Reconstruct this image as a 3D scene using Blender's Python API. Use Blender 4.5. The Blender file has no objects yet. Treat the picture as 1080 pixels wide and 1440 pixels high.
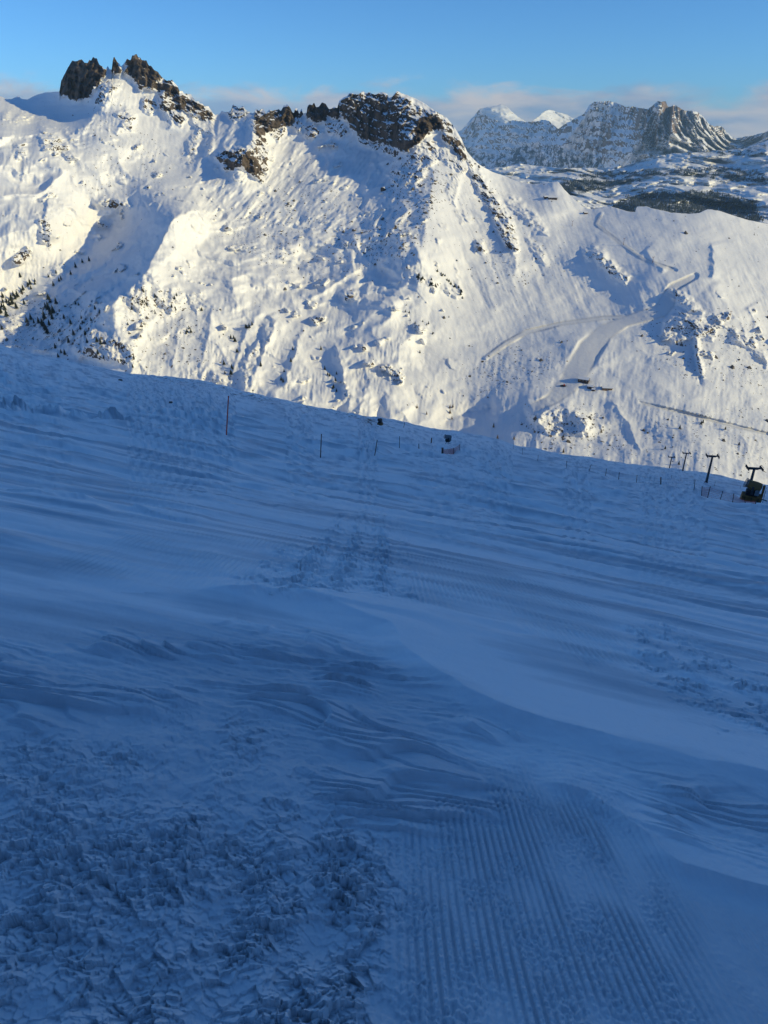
import bpy, bmesh, math, random, time
import numpy as np
from mathutils import Vector
T0 = time.time()
random.seed(7)
S = bpy.context.scene
COL = S.collection

# ------------------------------------------------------------------ camera
PITCH = math.radians(28.0)
FPX = 998.0                      # focal length in photograph pixels (1080 x 1440)
CW, CH = 1080.0, 1440.0
cam_d = bpy.data.cameras.new('camera')
cam = bpy.data.objects.new('camera', cam_d)
COL.objects.link(cam)
cam.location = (0, 0, 0)
cam.rotation_euler = (math.pi / 2 - PITCH, 0, 0)
cam_d.sensor_fit = 'HORIZONTAL'
cam_d.sensor_width = 36.0
cam_d.lens = 36.0 * FPX / CW
cam_d.clip_start = 0.05
cam_d.clip_end = 200000.0
S.camera = cam

# ------------------------------------------------------------------ light
SUN_AZ = math.radians(107.0)     # clockwise from the view direction (+Y)
SUN_EL = math.radians(18.5)
SUN_DIR = Vector((math.cos(SUN_EL) * math.sin(SUN_AZ), math.cos(SUN_EL) * math.cos(SUN_AZ), math.sin(SUN_EL)))
sun_d = bpy.data.lights.new('sun', 'SUN')
sun_d.energy = 3.8
sun_d.angle = math.radians(0.5)
sun_d.color = (1.0, 0.84, 0.42)
sun = bpy.data.objects.new('sun', sun_d)
COL.objects.link(sun)
sun.location = (300, -150, 400)
sun.rotation_euler = (-SUN_DIR).to_track_quat('-Z', 'Y').to_euler()

world = bpy.data.worlds.new('World')
S.world = world
world.use_nodes = True
wn = world.node_tree
wn.nodes.clear()
w_out = wn.nodes.new('ShaderNodeOutputWorld')
w_bg = wn.nodes.new('ShaderNodeBackground')
w_sky = wn.nodes.new('ShaderNodeTexSky')
w_sky.sky_type = 'NISHITA'
w_sky.sun_disc = False
w_sky.sun_elevation = SUN_EL
w_sky.sun_rotation = SUN_AZ
w_sky.altitude = 2300.0
w_sky.air_density = 1.0
w_sky.dust_density = 1.3
w_sky.ozone_density = 3.0
w_bg.inputs['Strength'].default_value = 0.145


def wnode(t, **kw):
    n = wn.nodes.new(t)
    for k, v in kw.items():
        setattr(n, k, v)
    return n


def wl(a, b):
    wn.links.new(a, b)


# white balance of the blue of the sky
w_tint = wnode('ShaderNodeMix', data_type='RGBA', blend_type='MULTIPLY')
w_tint.inputs[0].default_value = 1.0
w_tint.inputs[7].default_value = (0.41, 0.76, 1.05, 1)
wl(w_sky.outputs[0], w_tint.inputs[6])
# low band of cloud that runs all round the horizon
w_tc = wnode('ShaderNodeTexCoord')
w_sep = wnode('ShaderNodeSeparateXYZ')
wl(w_tc.outputs['Generated'], w_sep.inputs[0])
w_map = wnode('ShaderNodeMapping')
w_map.inputs['Scale'].default_value = (6, 6, 16.0)
wl(w_tc.outputs['Generated'], w_map.inputs[0])
w_n1 = wnode('ShaderNodeTexNoise')
w_n1.inputs['Scale'].default_value = 1.6
w_n1.inputs['Detail'].default_value = 7.0
w_n1.inputs['Roughness'].default_value = 0.55
w_n1.inputs['Distortion'].default_value = 0.35
wl(w_map.outputs[0], w_n1.inputs['Vector'])
# elevation + ragged edge
w_m1 = wnode('ShaderNodeMath', operation='MULTIPLY_ADD')
w_m1.inputs[1].default_value = 0.085
w_m1.inputs[2].default_value = 0.009
wl(w_n1.outputs['Fac'], w_m1.inputs[0])
w_m2 = wnode('ShaderNodeMath', operation='SUBTRACT')
wl(w_m1.outputs[0], w_m2.inputs[0])
wl(w_sep.outputs['Z'], w_m2.inputs[1])
w_r1 = wnode('ShaderNodeMapRange', interpolation_type='SMOOTHSTEP')
w_r1.inputs[1].default_value = -0.004
w_r1.inputs[2].default_value = 0.018
w_r1.inputs[3].default_value = 0.0
w_r1.inputs[4].default_value = 0.92
wl(w_m2.outputs[0], w_r1.inputs[0])
w_map2 = wnode('ShaderNodeMapping')
w_map2.inputs['Scale'].default_value = (9, 9, 40.0)
w_map2.inputs['Location'].default_value = (3.1, 1.7, 0.4)
wl(w_tc.outputs['Generated'], w_map2.inputs[0])
w_n2 = wnode('ShaderNodeTexNoise')
w_n2.inputs['Scale'].default_value = 1.3
w_n2.inputs['Detail'].default_value = 6.0
wl(w_map2.outputs[0], w_n2.inputs['Vector'])
w_cr = wnode('ShaderNodeValToRGB')
w_cr.color_ramp.elements[0].position = 0.35
w_cr.color_ramp.elements[0].color = (1.9, 2.6, 3.8, 1)
w_cr.color_ramp.elements[1].position = 0.62
w_cr.color_ramp.elements[1].color = (4.6, 4.2, 4.05, 1)
wl(w_n2.outputs['Fac'], w_cr.inputs[0])
w_mix = wnode('ShaderNodeMix', data_type='RGBA')
wl(w_r1.outputs[0], w_mix.inputs[0])
wl(w_tint.outputs[2], w_mix.inputs[6])
wl(w_cr.outputs[0], w_mix.inputs[7])
wl(w_mix.outputs[2], w_bg.inputs['Color'])
wl(w_bg.outputs[0], w_out.inputs['Surface'])

S.view_settings.view_transform = 'Standard'
S.view_settings.look = 'None'
S.view_settings.exposure = 0.0
S.view_settings.gamma = 1.0
S.cycles.use_denoising = True
S.cycles.max_bounces = 4
S.cycles.diffuse_bounces = 2
S.cycles.transparent_max_bounces = 12
S.cycles.volume_bounces = 0


# ------------------------------------------------------------------ numeric helpers
CP, SP = math.cos(PITCH), math.sin(PITCH)


def ray(u, v):
    """direction through photograph pixel (u, v), scaled to forward depth y = 1"""
    r = (np.asarray(u, float) - CW / 2) / FPX
    up = (CH / 2 - np.asarray(v, float)) / FPX
    y = CP + SP * up
    z = -SP + CP * up
    return r / y, z / y


def smooth(a, b, x):
    t = np.clip((x - a) / (b - a), 0, 1)
    return t * t * (3 - 2 * t)


_rng = np.random.RandomState(11)
_PERM = np.concatenate([_rng.permutation(512)] * 3).astype(np.int32)
_G3 = _rng.normal(size=(512, 3)).astype(np.float32)
_G3 /= np.linalg.norm(_G3, axis=1)[:, None]
_a = _rng.rand(512) * 2 * math.pi
_G2 = np.stack([np.cos(_a), np.sin(_a)], 1).astype(np.float32)


def per2(x, y):
    x = np.asarray(x, np.float32); y = np.asarray(y, np.float32)
    xi = np.floor(x).astype(np.int32); yi = np.floor(y).astype(np.int32)
    fx = x - xi; fy = y - yi
    xi &= 511; yi &= 511
    u = fx * fx * fx * (fx * (fx * 6 - 15) + 10)
    v = fy * fy * fy * (fy * (fy * 6 - 15) + 10)

    def g(i, j):
        h = _PERM[_PERM[(xi + i) & 511] + ((yi + j) & 511)]
        q = _G2[h]
        return q[..., 0] * (fx - i) + q[..., 1] * (fy - j)
    a = g(0, 0); b = g(1, 0); c = g(0, 1); d = g(1, 1)
    return 1.5 * ((a + u * (b - a)) + v * ((c + u * (d - c)) - (a + u * (b - a))))


def per3(x, y, z):
    x = np.asarray(x, np.float32); y = np.asarray(y, np.float32); z = np.asarray(z, np.float32)
    xi = np.floor(x).astype(np.int32); yi = np.floor(y).astype(np.int32); zi = np.floor(z).astype(np.int32)
    fx = x - xi; fy = y - yi; fz = z - zi
    xi &= 511; yi &= 511; zi &= 511
    u = fx * fx * (3 - 2 * fx); v = fy * fy * (3 - 2 * fy); w = fz * fz * (3 - 2 * fz)
    out = 0
    for i in (0, 1):
        wu = u if i else 1 - u
        p1 = _PERM[(xi + i) & 511]
        for j in (0, 1):
            wv = v if j else 1 - v
            p2 = _PERM[p1 + ((yi + j) & 511)]
            for k in (0, 1):
                ww = w if k else 1 - w
                h = _PERM[p2 + ((zi + k) & 511)]
                q = _G3[h]
                out = out + wu * wv * ww * (q[..., 0] * (fx - i) + q[..., 1] * (fy - j) + q[..., 2] * (fz - k))
    return 1.5 * out


def fbm2(x, y, o=5, g=0.5):
    s = 0; a = 1.0
    for k in range(o):
        s = s + a * per2(x * 2 ** k + 17.3 * k, y * 2 ** k - 9.1 * k); a *= g
    return s


def fbm3(x, y, z, o=5, g=0.5, ridged=False):
    s = 0; a = 1.0
    for k in range(o):
        n = per3(x * 2 ** k + 7.3 * k, y * 2 ** k - 3.1 * k, z * 2 ** k + 1.7 * k)
        s = s + a * ((1 - 2 * np.abs(n)) if ridged else n); a *= g
    return s


def worley(x, y, seed=0, jit=0.9):
    """nearest jittered cell: returns id-hash arrays r1..r4 in 0..1, offset dx, dy and distances F1, F2"""
    x = np.asarray(x, np.float32); y = np.asarray(y, np.float32)
    xi = np.floor(x).astype(np.int32); yi = np.floor(y).astype(np.int32)
    f1 = np.full(x.shape, 9e9, np.float32); f2 = f1.copy()
    hid = np.zeros(x.shape, np.int32); bx = np.zeros_like(x); by = np.zeros_like(x)
    tab = np.random.RandomState(seed + 5).rand(512, 6).astype(np.float32)
    for i in (-1, 0, 1):
        for j in (-1, 0, 1):
            cx = xi + i; cy = yi + j
            h = _PERM[_PERM[cx & 511] + (cy & 511)]
            dx = x - (cx + 0.5 + jit * (tab[h, 0] - 0.5)); dy = y - (cy + 0.5 + jit * (tab[h, 1] - 0.5))
            d = dx * dx + dy * dy
            m = d < f1
            f2 = np.where(m, f1, np.minimum(f2, d))
            f1 = np.where(m, d, f1)
            hid = np.where(m, h, hid); bx = np.where(m, dx, bx); by = np.where(m, dy, by)
    return tab[hid, 2], tab[hid, 3], tab[hid, 4], bx, by, np.sqrt(f1), np.sqrt(f2)


def tps(pts, U, V, sc=100.0):
    """thin-plate interpolation of (u, v, value) control points, evaluated on a coarse lattice and upsampled"""
    p = np.array(pts, float)
    x = p[:, :2] / sc
    n = len(p)

    def ker(d2):
        return 0.5 * d2 * np.log(d2 + 1e-9)
    d2 = ((x[:, None] - x[None]) ** 2).sum(-1)
    A = np.zeros((n + 3, n + 3))
    A[:n, :n] = ker(d2) + 1e-3 * np.eye(n)
    A[:n, n] = 1; A[:n, n + 1:] = x
    A[n, :n] = 1; A[n + 1:, :n] = x.T
    w = np.linalg.solve(A, np.concatenate([p[:, 2], [0, 0, 0]]))
    st = 6.0
    gu = np.arange(U.min() - st, U.max() + 2 * st, st); gv = np.arange(V.min() - st, V.max() + 2 * st, st)
    GU, GV = np.meshgrid(gu / sc, gv / sc)
    out = w[n] + w[n + 1] * GU + w[n + 2] * GV
    for i in range(n):
        out += w[i] * ker((GU - x[i, 0]) ** 2 + (GV - x[i, 1]) ** 2)
    fu = (U - gu[0]) / st; fv = (V - gv[0]) / st
    iu = np.clip(fu.astype(int), 0, len(gu) - 2); iv = np.clip(fv.astype(int), 0, len(gv) - 2)
    fu = fu - iu; fv = fv - iv
    return (out[iv, iu] * (1 - fu) * (1 - fv) + out[iv, iu + 1] * fu * (1 - fv)
            + out[iv + 1, iu] * (1 - fu) * fv + out[iv + 1, iu + 1] * fu * fv)


def poly_dist(U, V, pl):
    """signed distance (px) to a polyline, + on its right-hand side when walking down the picture"""
    best = np.full(U.shape, 1e9); sgn = np.ones(U.shape); along = np.zeros(U.shape); bperp = np.zeros(U.shape)
    L = 0.0
    for (x0, y0), (x1, y1) in zip(pl[:-1], pl[1:]):
        ex, ey = x1 - x0, y1 - y0
        l2 = ex * ex + ey * ey
        t = np.clip(((U - x0) * ex + (V - y0) * ey) / l2, 0, 1)
        dx = U - x0 - t * ex; dy = V - y0 - t * ey
        d = np.hypot(dx, dy)
        cr = (ex * (V - y0) - ey * (U - x0)) / math.sqrt(l2)
        m = (d < best - 1e-7) | ((d < best + 1e-7) & (np.abs(cr) > bperp))
        best = np.where(m, d, best)
        bperp = np.where(m, np.abs(cr), bperp)
        sgn = np.where(m, np.where(cr < 0, 1.0, -1.0), sgn)
        along = np.where(m, L + t * math.sqrt(l2), along)
        L += math.sqrt(l2)
    return best * sgn, along / L


def near(U, V, pl, pad):
    xs = [p[0] for p in pl]; ys = [p[1] for p in pl]
    return (U > min(xs) - pad) & (U < max(xs) + pad) & (V > min(ys) - pad) & (V < max(ys) + pad)


def in_poly(U, V, pl):
    ins = np.zeros(U.shape, bool)
    n = len(pl)
    for i in range(n):
        x0, y0 = pl[i]; x1, y1 = pl[(i + 1) % n]
        if y0 == y1:
            continue
        c = ((y0 > V) != (y1 > V)) & (U < (x1 - x0) * (V - y0) / (y1 - y0) + x0)
        ins ^= c
    return ins


def soft_poly(U, V, pl, edge):
    """1 inside the polygon, fading to 0 over `edge` px outside its outline (and from 0.5 at the outline)"""
    out = np.zeros(U.shape)
    m = near(U, V, pl, edge)
    if not m.any():
        return out
    u, v = U[m], V[m]
    d, _ = poly_dist(u, v, list(pl) + [pl[0]])
    d = np.abs(d)
    d = np.where(in_poly(u, v, pl), d, -d)
    out[m] = smooth(-edge, edge, d)
    return out


def grid_mesh(name, P, mat, attrs=None, smooth_shade=True, kind='structure', label=None, parent=None):
    """P: (rows, cols, 3) -> one mesh object"""
    nr, nc = P.shape[:2]
    me = bpy.data.meshes.new(name)
    nv = nr * nc
    idx = np.arange(nv, dtype=np.int32).reshape(nr, nc)
    a = idx[:-1, :-1]; b = idx[:-1, 1:]; c = idx[1:, 1:]; d = idx[1:, :-1]
    q = np.stack([a, d, c, b], -1).reshape(-1, 4)
    nf = len(q)
    me.vertices.add(nv)
    me.vertices.foreach_set('co', P.reshape(-1).astype(np.float32))
    me.loops.add(nf * 4)
    me.loops.foreach_set('vertex_index', q.reshape(-1))
    me.polygons.add(nf)
    me.polygons.foreach_set('loop_start', np.arange(0, nf * 4, 4, dtype=np.int32))
    me.polygons.foreach_set('loop_total', np.full(nf, 4, np.int32))
    me.update(calc_edges=True)
    me.polygons.foreach_set('use_smooth', np.full(nf, smooth_shade, bool))
    for k, arr in (attrs or {}).items():
        at = me.attributes.new(k, 'FLOAT', 'POINT')
        at.data.foreach_set('value', arr.reshape(-1).astype(np.float32))
    me.materials.append(mat)
    o = bpy.data.objects.new(name, me)
    COL.objects.link(o)
    if parent is not None:
        o.parent = parent
    elif kind:
        o['kind'] = kind
    if label:
        o['label'] = label
    return o


def grid_normals(P):
    du = np.gradient(P, axis=1); dv = np.gradient(P, axis=0)
    n = np.cross(du, dv)
    n /= np.linalg.norm(n, axis=-1, keepdims=True) + 1e-12
    n *= np.sign(n[..., 2:3] + 1e-9)
    return n


# ------------------------------------------------------------------ materials
def new_mat(name):
    m = bpy.data.materials.new(name)
    m.use_nodes = True
    nt = m.node_tree
    b = nt.nodes['Principled BSDF']
    return m, nt, b


def nd(nt, t, **kw):
    n = nt.nodes.new(t)
    for k, v in kw.items():
        setattr(n, k, v)
    return n


def noise_node(nt, vec, scale, detail=5, rough=0.55):
    n = nd(nt, 'ShaderNodeTexNoise')
    n.inputs['Scale'].default_value = scale
    n.inputs['Detail'].default_value = detail
    n.inputs['Roughness'].default_value = rough
    if vec is not None:
        nt.links.new(vec, n.inputs['Vector'])
    return n


def ramp(nt, fac, stops):
    r = nd(nt, 'ShaderNodeValToRGB')
    e = r.color_ramp.elements
    while len(e) < len(stops):
        e.new(0.5)
    for i, (p, c) in enumerate(stops):
        e[i].position = p
        e[i].color = (*c, 1) if len(c) == 3 else c
    nt.links.new(fac, r.inputs[0])
    return r


def mrange(nt, val, a, b, c=0.0, d=1.0):
    r = nd(nt, 'ShaderNodeMapRange', interpolation_type='SMOOTHSTEP')
    r.inputs[1].default_value = a; r.inputs[2].default_value = b
    r.inputs[3].default_value = c; r.inputs[4].default_value = d
    nt.links.new(val, r.inputs[0])
    return r


def math_node(nt, op, a, b):
    n = nd(nt, 'ShaderNodeMath', operation=op)
    for i, v in enumerate((a, b)):
        if hasattr(v, 'is_output') or not isinstance(v, (int, float)):
            nt.links.new(v, n.inputs[i])
        else:
            n.inputs[i].default_value = v
    return n


def mountain_mat(name, rock_lo, rock_hi, sc, bump, snow=(0.86, 0.86, 0.87), tuft=(0.10, 0.075, 0.045), streak=1.0):
    """snow with rock showing where the mesh attribute 'rock' says so, and scattered stones where 'speck' says so"""
    m, nt, b = new_mat(name)
    tc = nd(nt, 'ShaderNodeTexCoord')
    vec = tc.outputs['Object']
    at = nd(nt, 'ShaderNodeAttribute', attribute_name='rock')
    sp = nd(nt, 'ShaderNodeAttribute', attribute_name='speck')
    n1 = noise_node(nt, vec, sc, 8, 0.65)
    n1b = noise_node(nt, vec, sc * 0.55, 5, 0.6)
    n2 = noise_node(nt, vec, sc * 0.18, 4, 0.6)
    mp = nd(nt, 'ShaderNodeMapping')
    mp.inputs['Scale'].default_value = (1, 1, 0.22 * streak)
    nt.links.new(vec, mp.inputs[0])
    n3 = noise_node(nt, mp.outputs[0], sc * 0.9, 6, 0.6)
    rc = ramp(nt, n3.outputs['Fac'], [(0.3, rock_lo), (0.7, rock_hi)])
    rc2 = nd(nt, 'ShaderNodeMix', data_type='RGBA', blend_type='MULTIPLY')
    v = ramp(nt, n2.outputs['Fac'], [(0.3, (0.65, 0.62, 0.6)), (0.7, (1.1, 1.0, 0.9))])
    rc2.inputs[0].default_value = 1
    nt.links.new(rc.outputs[0], rc2.inputs[6]); nt.links.new(v.outputs[0], rc2.inputs[7])
    # rock mask: attribute pushed about by noise
    a1 = math_node(nt, 'ADD', at.outputs['Fac'], math_node(nt, 'MULTIPLY', math_node(nt, 'SUBTRACT', n1b.outputs['Fac'], 0.5).outputs[0], 0.5).outputs[0])
    rm = mrange(nt, a1.outputs[0], 0.47, 0.53)
    # stones and tufts poking out of the snow
    n4 = noise_node(nt, vec, sc * 1.6, 3, 0.6)
    a2 = math_node(nt, 'ADD', n4.outputs['Fac'], math_node(nt, 'MULTIPLY', sp.outputs['Fac'], 0.22).outputs[0])
    sm = mrange(nt, a2.outputs[0], 0.735, 0.775)
    snow_c = nd(nt, 'ShaderNodeMix', data_type='RGBA')
    snow_c.inputs[6].default_value = (*snow, 1)
    snow_c.inputs[7].default_value = (*tuft, 1)
    nt.links.new(sm.outputs[0], snow_c.inputs[0])
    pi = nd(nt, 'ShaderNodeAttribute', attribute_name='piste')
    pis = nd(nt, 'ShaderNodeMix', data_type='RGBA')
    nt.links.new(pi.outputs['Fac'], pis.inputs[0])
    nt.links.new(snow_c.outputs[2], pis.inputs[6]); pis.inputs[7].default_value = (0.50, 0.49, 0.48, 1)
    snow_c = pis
    mix = nd(nt, 'ShaderNodeMix', data_type='RGBA')
    nt.links.new(rm.outputs[0], mix.inputs[0])
    nt.links.new(snow_c.outputs[2], mix.inputs[6]); nt.links.new(rc2.outputs[2], mix.inputs[7])
    nt.links.new(mix.outputs[2], b.inputs['Base Color'])
    b.inputs['Roughness'].default_value = 0.85
    b.inputs['Specular IOR Level'].default_value = 0.15
    bp = nd(nt, 'ShaderNodeBump')
    nt.links.new(mrange(nt, rm.outputs[0], 0.0, 1.0, bump * 0.16, bump).outputs[0], bp.inputs['Strength'])
    bp.inputs['Distance'].default_value = 1.2 / (sc * 2)
    hb = math_node(nt, 'ADD', n1.outputs['Fac'], math_node(nt, 'MULTIPLY', n4.outputs['Fac'], 0.5).outputs[0])
    nt.links.new(hb.outputs[0], bp.inputs['Height'])
    nt.links.new(bp.outputs[0], b.inputs['Normal'])
    return m


def plain(name, col, rough=0.6, metal=0.0, vary=0.25, sc=8.0):
    m, nt, b = new_mat(name)
    tc = nd(nt, 'ShaderNodeTexCoord')
    n = noise_node(nt, tc.outputs['Object'], sc, 4)
    r = ramp(nt, n.outputs['Fac'], [(0.3, tuple(c * (1 - vary) for c in col)), (0.7, tuple(min(1, c * (1 + vary)) for c in col))])
    nt.links.new(r.outputs[0], b.inputs['Base Color'])
    b.inputs['Roughness'].default_value = rough
    b.inputs['Metallic'].default_value = metal
    return m


# ------------------------------------------------------------------ the mountain across the valley
M_ROCK = mountain_mat('snowy_mountain', (0.04, 0.037, 0.034), (0.21, 0.175, 0.145), 0.10, 0.7)

BROW = [(-400, 405), (-120, 463), (0, 487), (48, 498.5), (104, 508), (178, 524), (222, 528), (281, 534), (333, 548.5),
        (400, 561.5), (447, 574), (502, 583.5), (532, 585.5), (569, 593), (606, 602), (640, 607), (680, 613), (722, 625), (790, 638),
        (833, 642.5), (897, 654), (944, 659), (995, 665.5), (1046, 676), (1080, 682), (1250, 717), (1500, 770)]
_bu = np.array([p[0] for p in BROW]); _bv = np.array([p[1] for p in BROW])


def brow(u):
    return np.interp(u, _bu, _bv)


CREST = [(-260, 200), (-120, 160), (-40, 140), (0, 135), (10, 140), (16, 139), (26, 135), (30, 139), (39, 140), (52, 133), (65, 130), (84, 129), (85.5, 114),
         (94.6, 96), (102, 84.6), (107, 86), (114, 84), (119, 87), (123, 88), (126, 82.5), (128, 87), (131, 79.5), (136, 81), (138, 87), (141, 92.5), (149, 97),
         (151.5, 92.5), (154, 97), (157.6, 97), (158.7, 80), (161, 79.5), (163, 85), (166, 89), (170, 94), (175, 88), (179, 83), (183, 84), (185, 82), (186, 76),
         (188, 77.5), (190, 75.2), (193, 75.5), (194, 81), (197, 82), (200, 85), (203, 84), (206, 84.6), (208, 90), (212.6, 93.7), (220, 100), (229.5, 109),
         (235, 113), (241, 113), (249, 120), (252, 126), (256.7, 128.7), (262, 132), (268, 132), (271, 138), (275.5, 141.5), (280, 143), (284.6, 146.7), (290, 150),
         (293.7, 149), (297, 156), (300, 159.6), (306.7, 161), (312, 156), (316, 158), (319.6, 157), (325, 156), (328, 146.7), (330, 149), (332.6, 146.7), (335, 153),
         (341.7, 149), (345, 155), (349.5, 155.7), (357, 159.6), (360, 154), (364, 157), (367, 153.5), (371.5, 154.4), (374, 161), (379, 154.4), (384, 157), (388, 154),
         (395, 156), (398.7, 149), (404, 148), (408, 152), (410.4, 157), (413.5, 158.5), (415, 152), (418.7, 153), (420.7, 161), (423.9, 153), (426, 160), (431, 159.6),
         (432.4, 148), (436, 145), (439, 148), (441.5, 142.8), (443, 147), (445, 151), (449, 149), (452, 143.6), (457, 144.6), (460, 150), (462, 152), (467, 153),
         (471, 152), (475, 152), (476.5, 142.8), (483, 136), (489, 134), (493.7, 130.6), (497, 132), (502.8, 134), (506, 131), (509, 129.2), (513, 131), (519.6, 129.6),
         (524, 133), (528.7, 132.5), (533, 131), (537.8, 128.7), (544, 132), (547, 138.5), (550.7, 136), (555, 131), (558.5, 128), (566, 131), (574, 134.6), (585, 139), (594.8, 143.7),
         (610, 155), (628.5, 165.7), (639, 178.7), (649, 195.5), (657, 213.7), (666, 224), (675, 232), (693, 242), (709, 247), (726, 255), (749.5, 259), (773, 257),
         (779, 256), (784.5, 255), (794, 266.7), (806, 279), (819.5, 290), (827, 293), (837, 294), (848, 291), (858, 290), (872, 294), (882, 297), (893, 298.5), (895, 290.5), (909, 290), (917, 293),
         (932, 296), (945, 299), (955.6, 299.7), (970, 300.5), (983, 299.7), (994.5, 294), (1010, 296), (1033, 303.6), (1053, 309.5), (1080, 315), (1160, 335), (1250, 370)]

MC = [(-260, 200, 1850), (-120, 160, 1800), (-250, 400, 1200), (-250, 600, 800),
      (0, 136, 1760), (45, 138, 1740), (85, 130, 1700), (110, 86, 1690), (110, 130, 1672), (160, 96, 1650), (190, 80, 1655), (195, 110, 1635), (240, 118, 1640), (262, 134, 1640), (275, 160, 1600),
      (45, 168, 1640), (85, 165, 1640), (120, 150, 1640),
      (150, 135, 1590), (125, 182, 1500), (60, 192, 1450), (0, 192, 1420), (200, 150, 1590), (205, 200, 1500),
      (40, 250, 1330), (0, 330, 1180), (100, 255, 1335), (170, 240, 1400), (235, 200, 1520), (250, 240, 1430),
      (70, 315, 1225), (110, 325, 1285), (160, 320, 1325), (100, 365, 1225), (60, 405, 1155), (20, 440, 1100), (155, 370, 1190),
      (245, 305, 1195), (215, 375, 1080), (150, 432, 1005), (215, 440, 990),
      (0, 490, 985), (55, 470, 1030), (105, 497, 935), (200, 515, 890), (0, 600, 800), (200, 620, 800),
      (300, 162, 1620), (350, 160, 1590), (350, 200, 1470), (335, 235, 1400), (310, 250, 1400), (300, 300, 1290), (275, 345, 1180), (330, 400, 1075), (330, 500, 930), (400, 560, 850),
      (400, 158, 1590), (390, 200, 1530), (370, 235, 1450), (450, 152, 1580), (430, 200, 1530), (450, 260, 1395), (400, 320, 1270), (470, 340, 1220), (540, 265, 1350), (520, 330, 1216), (470, 400, 1115), (545, 390, 1118), (450, 470, 1000), (480, 545, 880),
      (490, 138, 1545), (520, 135, 1540), (500, 185, 1525), (530, 205, 1500), (558, 130, 1520), (570, 214, 1408), (600, 145, 1490), (573, 195, 1412), (600, 186, 1428), (624, 176, 1445), (605, 215, 1395),
      (603, 280, 1265), (596, 340, 1165), (588, 380, 1105), (530, 432, 1045), (640, 400, 1125), (600, 480, 985), (560, 570, 850),
      (645, 195, 1430), (660, 232, 1400), (690, 300, 1295), (720, 370, 1185), (750, 430, 1090), (680, 480, 1010), (640, 570, 870), (648, 300, 1275),
      (700, 245, 1420), (750, 260, 1390), (785, 257, 1370), (820, 291, 1330), (860, 291, 1310), (900, 293, 1290), (1000, 296, 1260), (1080, 315, 1260), (1250, 370, 1200),
      (760, 295, 1310), (830, 340, 1210), (900, 335, 1195), (850, 420, 1090), (940, 410, 1065),
      (1000, 345, 1165), (1080, 360, 1165), (1000, 420, 1040), (1080, 430, 1050), (960, 480, 960), (1080, 520, 920), (900, 500, 935), (820, 540, 875), (700, 540, 905),
      (740, 590, 815), (820, 600, 800), (900, 600, 785), (1000, 600, 785), (1080, 600, 800), (1000, 665, 680), (1080, 690, 670), (800, 645, 730), (650, 625, 800), (1250, 600, 830),
      (-250, 760, 650), (0, 740, 680), (300, 760, 670), (540, 780, 630), (800, 790, 560), (1080, 790, 520), (1250, 790, 520)]

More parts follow.
